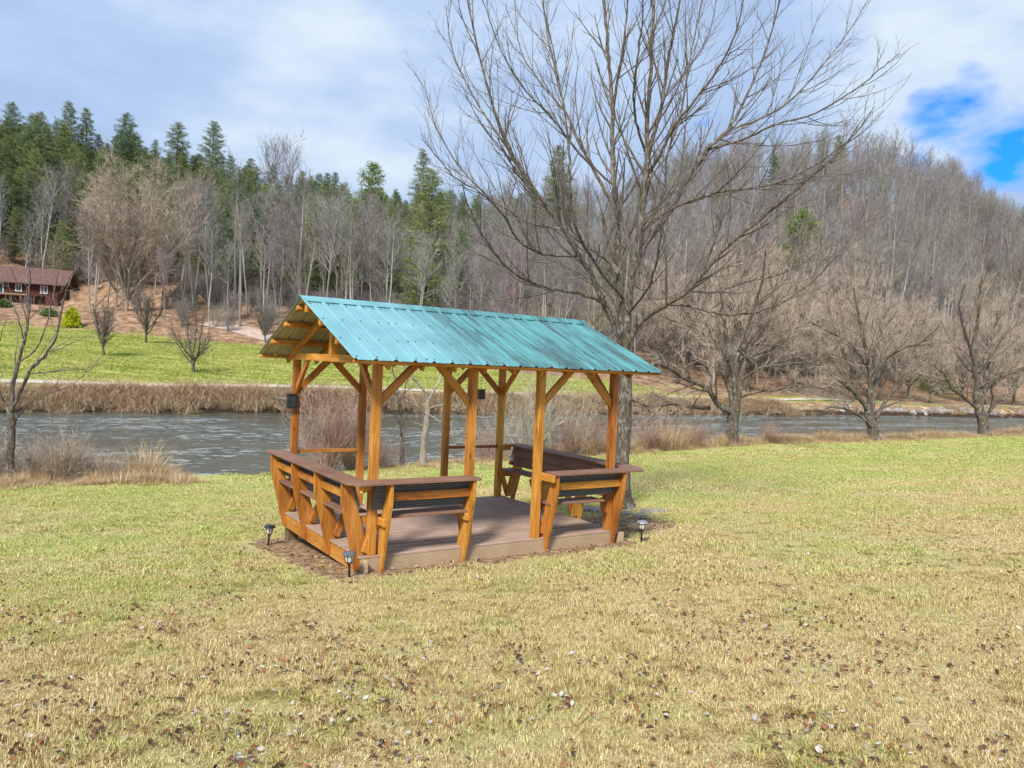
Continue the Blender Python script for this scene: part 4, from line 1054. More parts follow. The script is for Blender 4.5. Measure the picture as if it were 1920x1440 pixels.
# stones round the tree foot
def stone_mesh(seed):
    rng = np.random.default_rng(seed); bm = bmesh.new(); bmesh.ops.create_icosphere(bm, subdivisions=2, radius=.5)
    off = rng.normal(size=(5, 3)); 
    for v in bm.verts:
        c = np.array(v.co); k = 1 + sum(.13 * math.sin(3.1 * float(c @ o) + i) for i, o in enumerate(off)); v.co = Vector(c * k)
        v.co.z = max(min(v.co.z, .34), -.3)
    me = bpy.data.meshes.new('stone'); bm.to_mesh(me); bm.free(); me.materials.append(STONE); return me
STM = [stone_mesh(i) for i in range(5)]
def stone(px, py, s3, i, label):
    p = hit(px, py); o = link('stone', STM[i % 5], None, (p.x, p.y, p.z + s3[2] * .18), (0, 0, i * 1.3)); o.scale = s3
    tag(o, label, 'stone', 'flat stones round the foot of the tree')
for i, (px, py, s3, lb) in enumerate([
    (1097, 958, (.30, .22, .12), 'pale flat stone seen under the right bench, leftmost of the ring'), (1118, 961, (.26, .20, .15), 'dark grey stone beside the pale one under the bench'),
    (1133, 966, (.20, .16, .10), 'small pale stone just left of the right corner bench support'), (1165, 966, (.24, .18, .10), 'pale stone touching the front of the tree trunk'),
    (1180, 964, (.20, .17, .09), 'stone right of the trunk between two pale ones'), (1200, 969, (.22, .14, .10), 'mossy long stone in front of the tree ring'),
    (1212, 962, (.36, .18, .10), 'largest pale slab right of the trunk'), (1228, 959, (.26, .18, .09), 'light slab behind the largest slab'),
    (1243, 960, (.20, .15, .08), 'rightmost small stone of the ring'), (1150, 955, (.16, .14, .10), 'small stone behind the left of the trunk foot')]): stone(px, py, s3, i, lb)

# ------------------------------------------------------------------ trees drawn limb by limb
def smooth_line(P, n):
    """Catmull-Rom through the given points"""
    P = np.asarray(P, float); Q = np.vstack([2 * P[0] - P[1], P, 2 * P[-1] - P[-2]]); o_ = []
    for i in range(1, len(Q) - 2):
        for t in np.linspace(0, 1, n, endpoint=False):
            a, b_, c, d = Q[i - 1], Q[i], Q[i + 1], Q[i + 2]
            o_.append(.5 * (2 * b_ + (c - a) * t + (2 * a - 5 * b_ + 4 * c - d) * t * t + (3 * b_ - a - 3 * c + d) * t ** 3))
    o_.append(P[-1]); return np.array(o_)
def limb_tree(name, limbs, Y0_, seed, mats, label, cat='tree', group=None, side=.36, slen=.55, twn=4, tww=.006, twl=.30, n2=5, up2=.10, k0=10, kk=(10, 5, 3, 3), minr=.0022, sub=True, spray=.32):
    """limbs: (pixels, depth offset at the tip, radius at the start, radius at the tip)"""
    T = Tree(seed); rng = T.rng; base = None
    for li, (px, off, ra, rb) in enumerate(limbs):
        n = len(px); P = []
        for i, p in enumerate(px):
            o_ = off[i] if isinstance(off, (list, tuple)) else off * (i / (n - 1)) ** 1.1
            P.append(at(p[0], p[1], Y0_ + o_))
        l = smooth_line([tuple(q) for q in P], 5); m = len(l)
        l[1:-1] += rng.normal(size=(m - 2, 3)) * .006 * Y0_ / 13
        tt = np.linspace(0, 1, m); r = ra * (1 - tt) ** .9 + rb * (1 - (1 - tt) ** .9)
        if li == 0:
            l[0][2] = hz(l[0][0], l[0][1]) - .02; base = l[0].copy(); r[0] *= 1.45; r[1] *= 1.18
            l = np.vstack([l[0] - [0, 0, .25], l]); r = np.r_[r[0] * 1.1, r]
        T.lines.append((0, l, r))
        if li == 0 and rb > .05: continue
        Lt = np.linalg.norm(np.diff(l, axis=0), axis=1).sum()
        b1 = T.children(l, r, max(3, int(Lt / side)), .18, .99, spray, spray + .5, slen, min(Lt, 3.2 * Y0_ / 13), .50 if mats[1] is not TAN_TWIG else .34, 6, .055 if mats[1] is not TAN_TWIG else .10, up2, 1, lambda t: 1.05 - .75 * t)
        for l1, r1 in b1:
            L1 = np.linalg.norm(l1[-1] - l1[0])
            b2 = T.children(l1, r1, max(2, int(L1 * n2)), .2, 1, .3, .8, .42, L1, .6, 4, .07, up2 * .8, 2)
            if twn:
                T.twigs(l1, int(L1 * twn * 1.5), twl, tww, .4, .9)
                for l2, r2 in b2: T.twigs(l2, twn, twl * .8, tww * .8, .4, .9)
    r = empty(name, Vector(base), 0, label=label, cat=cat, group=group)
    a = MB(); b_ = MB()
    for lvl, l, rr_ in T.lines: (a if lvl == 0 or (mats[1] is TAN_TWIG and lvl == 1) else b_).tube(l - base, np.maximum(rr_, minr), kk[min(lvl, 3)])
    for P, D, L, W in T.tw: b_.spikes(P - base, D, L, W, rng)
    link('trunk', a.mesh(name + '_trunk', mats[0], True), r); link('crown', b_.mesh(name + '_crown', mats[1], True), r)
    return r
mb_ = hit(1172, 953); YT = mb_.y
main = [
 ([(1172, 953), (1168, 900), (1167, 850), (1171, 790), (1172, 720), (1171, 655)], [0, 0, 0, 0, 0, 0], .150, .118),
 ([(1171, 660), (1176, 600), (1182, 540), (1190, 485), (1200, 430), (1209, 350), (1214, 290), (1213, 230), (1219, 150), (1224, 70), (1226, -60)], -.5, .080, .022),
 ([(1214, 300), (1228, 245), (1243, 185), (1253, 110), (1268, 40), (1284, -50)], [-.2, -.3, -.4, -.5, -.7, -.9], .042, .014),
 ([(1169, 660), (1166, 590), (1162, 520), (1159, 460), (1157, 400), (1150, 330), (1148, 262), (1148, 190), (1141, 110), (1135, 30), (1130, -60)], .9, .075, .020),
 ([(1149, 210), (1158, 150), (1170, 90), (1176, 20), (1180, -50)], [.5, .3, 0, -.2, -.4], .030, .010),
 ([(1168, 650), (1150, 605), (1131, 567), (1108, 515), (1080, 470), (1050, 420), (1015, 375), (970, 305), (935, 230), (905, 130), (880, 20), (870, -60)], -1.8, .060, .008),
 ([(1131, 567), (1095, 553), (1055, 545), (1000, 531), (950, 500), (905, 440), (875, 380), (862, 320)], [-.2, -.3, -.5, -.9, -1.3, -1.7, -2.0, -2.2], .034, .006),
 ([(1160, 515), (1140, 487), (1100, 460), (1060, 430), (1020, 385), (985, 330), (940, 262), (890, 185), (850, 100), (835, 10)], 2.0, .048, .007),
 ([(1060, 430), (1000, 420), (930, 380), (860, 310), (815, 230), (795, 150)], [1, 1.3, 1.7, 2.1, 2.4, 2.6], .024, .006),
 ([(1085, 480), (1030, 478), (975, 455), (945, 405), (900, 360), (850, 330), (790, 260)], [-.4, -.9, -1.4, -1.8, -2.2, -2.5, -2.9], .024, .005),
 ([(1157, 400), (1120, 330), (1085, 262), (1062, 212), (1045, 150), (1028, 70), (1012, -40)], [.4, .9, 1.2, 1.5, 1.8, 2.0, 2.2], .040, .010),
 ([(1110, 312), (1070, 268), (1030, 215), (985, 170), (940, 95), (905, 0)], [.9, .6, .2, -.1, -.5, -.9], .026, .006),
 ([(1062, 212), (1010, 150), (975, 90), (965, 0)], [1.5, 1.9, 2.2, 2.4], .018, .006),
 ([(1168, 560), (1120, 500), (1085, 440), (1071, 380), (1068, 300), (1058, 210), (1040, 110), (1018, 10)], [0, -1.0, -1.7, -2.0, -2.2, -2.3, -2.4, -2.4], .032, .007),
 ([(1175, 650), (1200, 606), (1225, 585), (1252, 570), (1290, 545), (1325, 505), (1370, 455), (1440, 400), (1510, 340), (1570, 290), (1620, 220)], -2.0, .062, .006),
 ([(1252, 570), (1300, 575), (1345, 588), (1400, 588), (1455, 572), (1515, 535), (1560, 490), (1600, 440)], [-.3, -.5, -.8, -1.1, -1.4, -1.7, -2.0, -2.2], .028, .005),
 ([(1290, 545), (1340, 548), (1400, 528), (1470, 512), (1540, 470), (1600, 430), (1680, 380)], [-.6, .2, .8, 1.2, 1.6, 2.0, 2.4], .022, .005),
 ([(1192, 480), (1225, 440), (1258, 395), (1290, 335), (1325, 280), (1365, 242), (1395, 190), (1425, 120), (1450, 50), (1475, -50)], 1.6, .052, .010),
 ([(1365, 242), (1420, 225), (1480, 190), (1540, 125), (1590, 60), (1640, -20)], [.9, 1.2, 1.5, 1.8, 2.0, 2.1], .026, .006),
 ([(1325, 282), (1390, 262), (1460, 232), (1530, 212), (1600, 170), (1650, 130), (1685, 100)], [.8, .3, -.2, -.6, -1.0, -1.4, -1.6], .024, .005),
 ([(1198, 445), (1230, 410), (1290, 378), (1350, 360), (1430, 350), (1500, 325), (1590, 265), (1640, 200)], -2.4, .034, .005),
 ([(1212, 330), (1238, 290), (1262, 240), (1300, 190), (1345, 130), (1380, 60), (1400, -30)], -1.9, .034, .008),
 ([(1214, 290), (1195, 240), (1188, 180), (1195, 110), (1205, 30), (1205, -50)], -2.0, .026, .008),
 ([(1243, 185), (1290, 130), (1330, 60), (1350, -30)], [-.4, .4, 1.1, 1.5], .020, .007),
 ([(1200, 430), (1245, 370), (1250, 300), (1275, 220), (1290, 130), (1310, 30), (1325, -50)], [0, 1.0, 1.8, 2.2, 2.5, 2.7, 2.8], .032, .009),
 ([(1168, 600), (1130, 540), (1060, 500), (1010, 470), (985, 400), (985, 330)], [0, 1.2, 2.0, 2.5, 2.9, 3.1], .022, .005),
 ([(1176, 590), (1215, 540), (1235, 470), (1245, 400), (1290, 300)], [0, -1.4, -2.2, -2.6, -2.9], .022, .005),
 ([(1180, 655), (1205, 668), (1240, 664), (1275, 640), (1310, 590), (1330, 540)], [0, -.5, -.9, -1.3, -1.6, -1.8], .012, .004),
 ([(1169, 655), (1150, 600), (1128, 550), (1098, 500), (1095, 440)], [0, -.6, -1.0, -1.2, -1.3], .012, .004),
]
limb_tree('shade_tree', main, YT, 11, (BARK, BARK_T), 'large bare spreading tree with lichen covered trunk beside the shelter', side=.27, slen=.52, twn=2, tww=.006, twl=.24, n2=4, kk=(10, 5, 3, 3), minr=.0026)

# three river trees on the right
def dY(px, py): return bank(px).y
Y1_ = dY(1372, 829)
limb_tree('river_tree', [
 ([(1372, 829), (1373, 800), (1376, 770), (1378, 752)], 0, 0.288, 0.240),
 ([(1376, 775), (1350, 762), (1325, 728), (1290, 712), (1262, 694), (1232, 682), (1200, 692)], -3, 0.136, .05),
 ([(1330, 765), (1295, 762), (1255, 757), (1222, 763), (1185, 750)], -3.5, 0.096, .04),
 ([(1376, 760), (1362, 715), (1345, 675), (1328, 650), (1322, 600), (1300, 560)], 1, 0.128, .04),
 ([(1378, 752), (1376, 700), (1362, 640), (1356, 590), (1350, 540)], -1.5, 0.136, .04),
 ([(1380, 755), (1380, 700), (1386, 640), (1384, 600), (1372, 550), (1365, 500)], 2, 0.136, .04),
 ([(1382, 755), (1390, 705), (1402, 665), (1412, 640), (1440, 600), (1450, 560), (1440, 500)], 1, 0.144, .04),
 ([(1400, 672), (1440, 655), (1470, 640), (1500, 610), (1540, 590)], 2.2, 0.080, .03),
 ([(1392, 712), (1425, 690), (1470, 684), (1530, 676), (1600, 668)], -2.2, 0.064, .02),
 ([(1388, 745), (1420, 735), (1450, 732), (1490, 724), (1560, 730)], -2.5, 0.064, .02),
 ([(1378, 700), (1340, 640), (1290, 610), (1240, 590), (1215, 545)], 2.5, 0.080, .03),
 ([(1384, 660), (1410, 590), (1430, 520), (1435, 470)], -2, 0.072, .03),
], Y1_, 21, (BARK_D, TAN_TWIG), 'bare many stemmed river tree on the near bank right of the shelter roof', group='bare river trees along the near bank on the right', side=.40, slen=.42, twn=9, tww=.013, twl=.50, n2=4, up2=.03, kk=(9, 4, 3, 3), minr=.007, spray=.5)
Y2_ = dY(1640, 826)
limb_tree('river_tree', [
 ([(1640, 826), (1636, 800), (1630, 780), (1628, 765)], 0, 0.288, 0.240),
 ([(1632, 800), (1612, 780), (1585, 768), (1560, 762), (1545, 770)], -2, 0.080, .03),
 ([(1628, 770), (1608, 742), (1585, 722), (1560, 700), (1530, 680), (1505, 660)], -3, 0.136, .03),
 ([(1630, 765), (1625, 735), (1600, 700), (1580, 660), (1560, 600), (1550, 550)], 2, 0.112, .03),
 ([(1630, 765), (1632, 720), (1628, 680), (1620, 640), (1610, 590), (1600, 540)], -1, 0.144, .04),
 ([(1634, 768), (1642, 720), (1640, 670), (1650, 620), (1660, 570), (1655, 530)], 2, 0.136, .04),
 ([(1634, 720), (1655, 680), (1690, 655), (1730, 640), (1760, 610)], -2.5, 0.096, .03),
 ([(1640, 785), (1660, 755), (1685, 715), (1700, 680), (1718, 645), (1735, 600)], 1.5, 0.112, .03),
 ([(1620, 755), (1580, 735), (1540, 728), (1490, 735)], 2.4, 0.056, .02),
 ([(1628, 690), (1590, 640), (1530, 610), (1500, 590)], -2.6, 0.072, .03),
 ([(1655, 765), (1700, 748), (1740, 742), (1765, 735)], -2, 0.048, .02),
], Y2_, 22, (BARK_D, TAN_TWIG), 'bare low forked tree on the near bank, middle of the three river trees', group='bare river trees along the near bank on the right', side=.44, slen=.42, twn=9, tww=.014, twl=.55, n2=4, up2=.03, kk=(9, 4, 3, 3), minr=.0075, spray=.5)
Y3_ = dY(1846, 816)
limb_tree('river_tree', [
 ([(1846, 816), (1843, 790), (1836, 765), (1832, 740)], 0, 0.336, 0.240),
 ([(1834, 770), (1808, 745), (1785, 728), (1770, 700), (1740, 680)], -2, 0.112, .03),
 ([(1832, 745), (1830, 700), (1825, 650), (1835, 600), (1838, 545), (1842, 515)], -1, 0.176, .04),
 ([(1836, 745), (1850, 700), (1855, 650), (1865, 610), (1885, 580), (1900, 560)], 2, 0.144, .03),
 ([(1838, 725), (1870, 710), (1910, 695), (1950, 690)], -2.5, 0.080, .03),
 ([(1828, 705), (1800, 670), (1780, 640), (1765, 600)], 2, 0.096, .03),
 ([(1842, 790), (1860, 765), (1880, 745), (1895, 735), (1915, 700)], 1.5, 0.112, .04),
 ([(1855, 768), (1862, 745), (1858, 735)], -1, 0.048, .03),
 ([(1828, 680), (1808, 620), (1800, 570), (1810, 530)], -1.5, 0.096, .03),
 ([(1836, 700), (1870, 640), (1920, 600), (1950, 560)], 2.5, 0.080, .03),
], Y3_, 23, (BARK_D, TAN_TWIG), 'bare river tree with a thick stump like base at the far right', group='bare river trees along the near bank on the right', side=.48, slen=.42, twn=9, tww=.015, twl=.6, n2=4, up2=.03, kk=(9, 4, 3, 3), minr=.008, spray=.5)
Y4_ = dY(17, 882)
limb_tree('young_tree', [
 ([(17, 882), (20, 840), (22, 800), (20, 775)], 0, 0.090, 0.078),
 ([(20, 778), (24, 730), (32, 690), (44, 645), (52, 605), (54, 560), (56, 510), (48, 470)], .5, 0.053, 0.007),
 ([(22, 770), (42, 725), (58, 690), (85, 665), (105, 630), (120, 560), (135, 520), (150, 480)], -.8, 0.045, 0.005),
 ([(20, 780), (8, 755), (-15, 720), (-40, 690)], .5, 0.039, 0.012),
 ([(26, 795), (38, 775), (60, 752), (90, 738), (130, 725), (160, 700), (185, 680)], -1.2, 0.020, 0.004),
 ([(58, 700), (95, 697), (135, 693), (165, 690), (190, 670)], .9, 0.017, 0.004),
 ([(62, 690), (90, 665), (110, 655), (140, 640), (175, 625)], 1.2, 0.016, 0.004),
 ([(52, 600), (75, 580), (110, 550), (150, 540)], -1, 0.012, 0.004),
 ([(46, 640), (35, 600), (22, 560), (10, 500)], .6, 0.017, 0.004),
 ([(36, 680), (70, 650), (90, 600), (110, 510), (125, 465)], -.6, 0.020, 0.004),
 ([(8, 755), (-10, 700), (0, 640), (12, 600)], -1, 0.017, 0.004),
 ([(52, 605), (40, 560), (28, 520), (8, 480)], -.5, 0.011, 0.004),
], Y4_, 24, (BARK_D, TAN_TWIG), 'young bare tree at the left edge of the picture in front of the river', side=.60, slen=.30, twn=1, tww=.008, twl=.35, n2=2, up2=.10, kk=(9, 5, 3, 3), minr=.0045)
# slim trees on the bank seen between the shelter posts
for (sk, seed, mats, lb, kw) in (
  ([([(793, 868), (795, 830), (800, 790), (803, 750)], 0, .105, .085), ([(803, 752), (790, 725), (765, 700), (750, 670)], -.5, .045, .01), ([(803, 752), (818, 722), (828, 690), (835, 650)], .5, .045, .01),
    ([(800, 780), (780, 760), (750, 750), (720, 745)], -1, .03, .006), ([(803, 765), (830, 760), (850, 770), (880, 762)], .6, .03, .006), ([(798, 800), (770, 790), (745, 800)], .4, .02, .005), ([(800, 775), (825, 790), (850, 800), (865, 830)], -.6, .02, .005)],
   31, (PALE_D, WHITE_TWIG), 'slim pale trunk forking low, seen between the left middle posts of the shelter', {}),
  ([([(754, 855), (752, 810), (750, 770), (748, 740)], 0, .055, .04), ([(748, 742), (738, 700), (728, 660)], .4, .03, .008), ([(749, 760), (762, 720), (770, 690)], -.4, .025, .006)],
   32, (BARK_D, BARK_T), 'thin dark sapling left of the pale forked trunk behind the shelter', {})):
    limb_tree('slim_tree', sk, dY(*sk[0][0][0]), seed, mats, lb, side=.28, slen=.5, twn=2, tww=.008, twl=.35, n2=4, kk=(8, 5, 3, 3), minr=.004, **kw)

def place_shrub(name, px, py, me, sc, label, cat='shrub', group=None, sink=0, rz=None):
    p = bank(px, (884 - py) * .05 if px < 330 else .15); o = link(name, me, None, (p.x, p.y, p.z - sink), (0, 0, random.random() * 6 if rz is None else rz)); o.scale = (sc, sc, sc) if not isinstance(sc, tuple) else sc
    return tag(o, label, cat, group)
random.seed(7)
PALES = shrub_mesh(420, 2.6, 26, .80, WHITE_TWIG, 7, .010, .38, .017, 5, up=.06)
PALES2 = shrub_mesh(421, 4.2, 16, .42, WHITE_TWIG, 6, .012, .45, .02, 5, up=.10)
REDS = shrub_mesh(422, 2.1, 80, .78, RED_TWIG, 6, .012, .32, .012, 4, up=.05)
REDS2 = shrub_mesh(423, 1.6, 46, .88, RED_TWIG, 5, .012, .28, .011, 4, up=.05)
GREYS = shrub_mesh(424, 1.5, 70, .9, m_simple('grey_stems', (.26, .21, .18), (.50, .43, .37), 2, .9, .1, 0), 5, .011, .26, .010, 4, up=.05)
place_shrub('bank_shrub', 612, 874, REDS, (1.0, 1.0, 1.05), 'dense reddish brown twiggy shrub on the river bank behind the left of the shelter', 'shrub')
place_shrub('bank_shrub', 655, 872, REDS, (.75, .75, .85), 'smaller reddish twiggy shrub beside the back left middle post', 'shrub')
place_shrub('pale_shrub', 985, 856, PALES, 1.0, 'pale many stemmed shrub spreading behind the right opening of the shelter')
place_shrub('pale_shrub', 935, 858, PALES, .62, 'small pale shrub left of the large pale shrub behind the shelter')
place_shrub('tall_pale_shrub', 1015, 852, PALES2, 1.1, 'tall pale shoots rising behind the right half of the shelter roof')
place_shrub('tall_pale_shrub', 1075, 850, PALES2, .7, 'pale shoots on the bank between the third and right posts')
for (px, py, s_, lb) in ((1060, 856, .95, 'dull reddish brush on the bank behind the right bench'), (1110, 852, 1.0, 'reddish brush on the bank left of the tree trunk'), (1150, 850, .9, 'reddish brush directly behind the tree trunk on the bank'),
                        (905, 864, .7, 'low reddish brush behind the middle of the shelter'), (1215, 848, .9, 'reddish brush just right of the tree trunk on the bank'), (1300, 838, .8, 'thin reddish brush left of the nearest river tree'), (1440, 832, .7, 'thin reddish brush right of the nearest river tree'), (720, 866, .6, 'low brush on the bank between the left posts')):
    place_shrub('bank_brush', px, py, REDS2, s_, lb, 'brush', 'reddish brush along the near bank')
for (px, py, s_, lb) in ((60, 885, .6, 'grey leafless brush beside the young tree at the left'), (110, 880, .75, 'tallest grey brush on the left bank in front of the river'), (150, 880, .55, 'grey brush in the middle of the left bank patch'), (205, 880, .4, 'low grey brush near the right end of the left bank patch'), (0, 884, .7, 'grey brush at the left picture edge')):
    place_shrub('bank_brush', px, py, GREYS, s_, lb, 'brush', 'grey brush on the left near bank')

# tall dry grass ---------------------------------------------------------
def reed_tuft(seed, n, h, spread, wid, mat, droop=.6, lie=0.0):
    rng = np.random.default_rng(seed); m8 = MB(); az = rng.random(n) * 6.283; rad = np.sqrt(rng.random(n)) * spread * .35
    P = np.column_stack([np.cos(az) * rad, np.sin(az) * rad, np.full(n, -.03)]); az2 = az + rng.normal(size=n) * .8
    L = h * rng.uniform(.5, 1.15, n); el = np.abs(rng.normal(.15 + lie, .25, n)); hor = np.column_stack([np.cos(az2), np.sin(az2), np.zeros(n)]); upv = np.array([0, 0, 1.])
    side = np.column_stack([-np.sin(az2), np.cos(az2), np.zeros(n)]) ; ww = (wid * rng.uniform(.5, 1.3, n))[:, None]; pts = [P]; cur = P; a = el.copy()
    for k in range(4):
        D = hor * np.sin(a)[:, None] + upv * np.cos(a)[:, None]; cur = cur + D * (L / 4)[:, None]; pts.append(cur); a = a + droop * rng.uniform(.2, 1.2, n)
    V = []
    for k, p in enumerate(pts):
        f = 1 - k / 4.4; V += [p - side * ww * f / 2, p + side * ww * f / 2]
    V = np.stack(V, 1).reshape(-1, 3); i = np.arange(n)[:, None] * 10
    Q = np.concatenate([i + np.array([[2 * k, 2 * k + 1, 2 * k + 3, 2 * k + 2]]) for k in range(4)])
    m8.add(V, Q, a=np.repeat(rng.random(n), 10)); return m8.mesh('reed', mat, attr=True)
RT = [reed_tuft(700 + i, 110, .62, .55, .008, TALL, .45) for i in range(3)]
RF = [reed_tuft(710 + i, 90, 1.5, 1.2, .022, TALLG, .75, .35) for i in range(4)]
RS = [reed_tuft(720 + i, 90, .30, .5, .008, TALL, .5, .2) for i in range(3)]
rr2 = np.random.default_rng(77)
def bank_strip(name, meshes, n, ulo, uhi, voff, vsp, s0, s1, label, dens=None, flat=1.0):
    u = rr2.uniform(ulo, uhi, n); 
    if dens is not None: u = u[dens(u) > rr2.random(len(u))]
    v = voff(u) + rr2.normal(size=len(u)) * vsp; x, y = xy_of(u, v)
    s_ = rr2.uniform(s0, s1, len(u)) * (1 + vnoise(u, v, .6, 61) * .7)
    scatter(name, meshes, np.column_stack([x, y, H(x, y)]), np.column_stack([rr2.normal(size=(len(u), 2)) * .08, rr2.random(len(u)) * 6.28]), np.column_stack([s_, s_, s_ * flat]), rr2.integers(0, len(meshes), len(u)), label)
nz_ = lambda u: np.clip(.35 + 1.6 * vnoise(u, u * 0, .35, 51) + .9 * vnoise(u, u * 0, 1.4, 52), .05, 1)
# near bank: nothing where the lawn runs straight down to the water (u 1.5 .. 7)
bank_strip('near_bank_grass', RT, 3800, 14, 75, lambda u: EDGE(u) + .30, .32, .55, 1.15, 'tan dry grass fringing the near bank', lambda u: np.clip((u - 13) / 3, .0, 1) * (.35 + .65 * nz_(u)))
bank_strip('near_bank_stubble', RS, 2600, 8.5, 75, lambda u: EDGE(u) + .0, .45, .5, 1.1, 'short tan stubble at the lawn edge', lambda u: np.clip((u - 8.5) / 3, .25, 1))
bank_strip('left_bank_grass', RT, 560, -12, 3.7, lambda u: EDGE(u) - .3, .55, .35, .85, 'tan dry grass on the left near bank', lambda u: .6 + .4 * nz_(u))
bank_strip('left_bank_stubble', RS, 800, -12, 4.0, lambda u: EDGE(u) - .8, .45, .5, 1.1, 'short grey tan stubble on the left near bank')
BIG = reed_tuft(731, 520, 1.05, 1.1, .010, TALL, .42, .1)
for (px, py, s_, lb) in ((272, 884, 1.0, 'rounded clump of tan reeds at the right end of the left bank patch'), (1095, 862, 1.1, 'straw coloured grass clump left of the tree trunk'), (1255, 852, 1.4, 'large tan grass clump right of the tree trunk'), (1225, 856, 1.1, 'brownish grass clump between the trunk and the large tan clump'),
                        (1292, 850, 1.0, 'low grass clump right of the large tan clump'), (105, 884, 1.1, 'upright tan grass clump in the left bank brush'), (180, 888, .85, 'small tan grass clump in the left bank brush')):
    place_shrub('grass_clump', px, py, BIG, s_, lb, 'grass clump', 'dry grass clumps on the near bank')
# far bank: a thick collapsed fringe of dead grass
bank_strip('far_bank_grass', RF, 3000, -30, 66, lambda u: FARW(u) + 1.3, .95, .55, 1.05, 'drooping dead grass covering the far bank', None, .9)
bank_strip('far_bank_grass_right', RF, 900, 62, 150, lambda u: FARW(u) + 1.3, .8, .30, .65, 'thin dead grass on the far bank at the right', lambda u: .5 + .5 * nz_(u), .8)
# rocks along the far waterline on the right
u = np.r_[rr2.uniform(72, 100, 150), rr2.uniform(104, 130, 300)]; v = FARW(u) + .2 + np.abs(rr2.normal(size=len(u))) * .7; x, y = xy_of(u, v)
RPM = []
for i in range(3):
    me_ = STM[i].copy(); me_.materials.clear(); me_.materials.append(RIP); RPM.append(me_)
scatter('riprap', RPM, np.column_stack([x, y, np.maximum(H(x, y), WATER) + .05]), rr2.random((len(u), 3)) * 3, rr2.uniform(.15, .60, len(u)), rr2.integers(0, 3, len(u)), 'broken grey stones along the far waterline')

# ------------------------------------------------------------------ far lawn trees, hillside wood
random.seed(3)
LAWNT = [bushy_tree(250, 5.2, .62, 9, twn=9, tw=.020, low=.35, up=.14, fork=.20, nb=10, tl=.34, r0=.12).meshes(1, BARK_D, BARK_T, (7, 4, 3, 3), nm='orchard_tree'),
         bushy_tree(251, 5.2, .50, 10, twn=9, tw=.020, low=.55, up=.20, fork=.24, nb=10, tl=.34, r0=.10).meshes(1, BARK_D, BARK_T, (7, 4, 3, 3), nm='orchard_tree')]
for (px, py, Ht, k, lb) in ((362, 699, 4.7, 0, 'widest small bare lawn tree, nearest to the river path'), (195, 667, 4.6, 1, 'small upright bare lawn tree right of the golden shrub'), (274, 643, 5.3, 1, 'small round headed bare tree at the top edge of the far lawn'), (497, 643, 4.3, 1, 'small bare tree beside the gravel drive just left of the shelter roof')):
    p = hit(px, py); thing('lawn_tree', p, LAWNT[k], px * .1, Ht / 5.2, lb, 'tree', 'small bare trees on the far lawn')
def shrub_ball(seed, mat, w_, h_, n=700, flat=1):
    rng = np.random.default_rng(seed); m9 = MB(); d = rng.normal(size=(n, 3)); d /= np.linalg.norm(d, axis=1, keepdims=True); d[:, 2] = np.abs(d[:, 2])
    rad = rng.random(n) ** .3; tap = 1 - .35 * d[:, 2] * rad; lump = 1 + .18 * np.sin(d[:, 0] * 7 + seed) * np.cos(d[:, 1] * 6)
    C = d * rad[:, None] * lump[:, None] * np.array([w_ / 2, w_ / 2, h_]) ; C[:, :2] *= tap[:, None]
    nn = 5; P = np.repeat(C, nn, 0) + rng.normal(size=(n * nn, 3)) * .05; Dn = np.repeat(d, nn, 0) + rng.normal(size=(n * nn, 3)) * .7
    m9.spikes(P, Dn, rng.uniform(.15, .35, n * nn), .09, rng, a=np.repeat(rng.random(n), nn)); return m9.mesh('conifer_shrub', mat, attr=True)
p = hit(134, 613); tag(link('golden_shrub', shrub_ball(1, YNEEDLE, 1.9, 2.0, 900), None, p), 'golden yellow conical shrub at the top of the far lawn beside the house', 'shrub')
p = hit(92, 592); tag(link('dark_shrub', shrub_ball(2, NEEDLE, 1.8, .75), None, p), 'low dark green shrub in front of the house', 'shrub')
p = hit(8, 575); tag(link('dark_shrub', shrub_ball(3, NEEDLE, 1.6, .7), None, p), 'low dull green shrub below the house porch at the left edge', 'shrub')

def place_tree(name, px, py, Ht, parts, href, label, group=None, cat='tree', Y=None):
    if Y is None: p = hit(px, py)
    else:
        x = colx(px, Y); p = Vector((x, Y, hz(x, Y)))
    return thing(name, p, parts, random.random() * 6.28, Ht / href, label, cat, group), p
taken = []
def put(*a, **k):
    o, p = place_tree(*a, **k); taken.append((p.x, p.y)); return o
def hfor(py_top, p): # height that brings the top of a tree at p to picture row py_top
    d = p.y; hor = 681 + .0447 * ((p.x / p.y) * FPX)
    return (hor - py_top) / FPX * d + CAMZ - p.z
def by_top(name, px, py, top, parts, href, label, group=None, Y=None):
    if Y is None: p = hit(px, py)
    else: x = colx(px, Y); p = Vector((x, Y, hz(x, Y)))
    taken.append((p.x, p.y))
    Ht = max(3., hfor(top, p)); return thing(name, p, parts, random.random() * 6.28, Ht / href, label, 'tree', group)
by_top('oval_tree', 237, 583, 300, OVAL, 18.3, 'big tan twigged oval bare tree at the foot of the slope right of the house')
by_top('forest_tree', 338, 578, 305, TWIN, 18, 'pale twin trunked bare tree between the oval tree and the shelter roof')
by_top('forest_tree', 462, 590, 365, FOR[2], 18, 'slim pale straight bare tree left of the shelter roof peak')
by_top('forest_tree', 392, 578, 330, FOR[1], 18, 'grey bare tree leaning beside the twin trunked tree')
by_top('forest_tree', 638, 560, 335, FOR[0], 18, 'tall pale trunked bare tree with a wide crown above the left of the roof', Y=112)
by_top('forest_tree', 570, 560, 350, FOR[3], 18, 'bushy bare tree left of the tall pale trunked tree above the roof', Y=116)
by_top('forest_tree', 100, 520, 290, FOR[0], 18, 'pale straight trunked bare tree just behind the house, right one of two', Y=122)
by_top('forest_tree', 73, 520, 310, FOR[2], 18, 'pale straight trunked bare tree just behind the house, left one of two', Y=120)
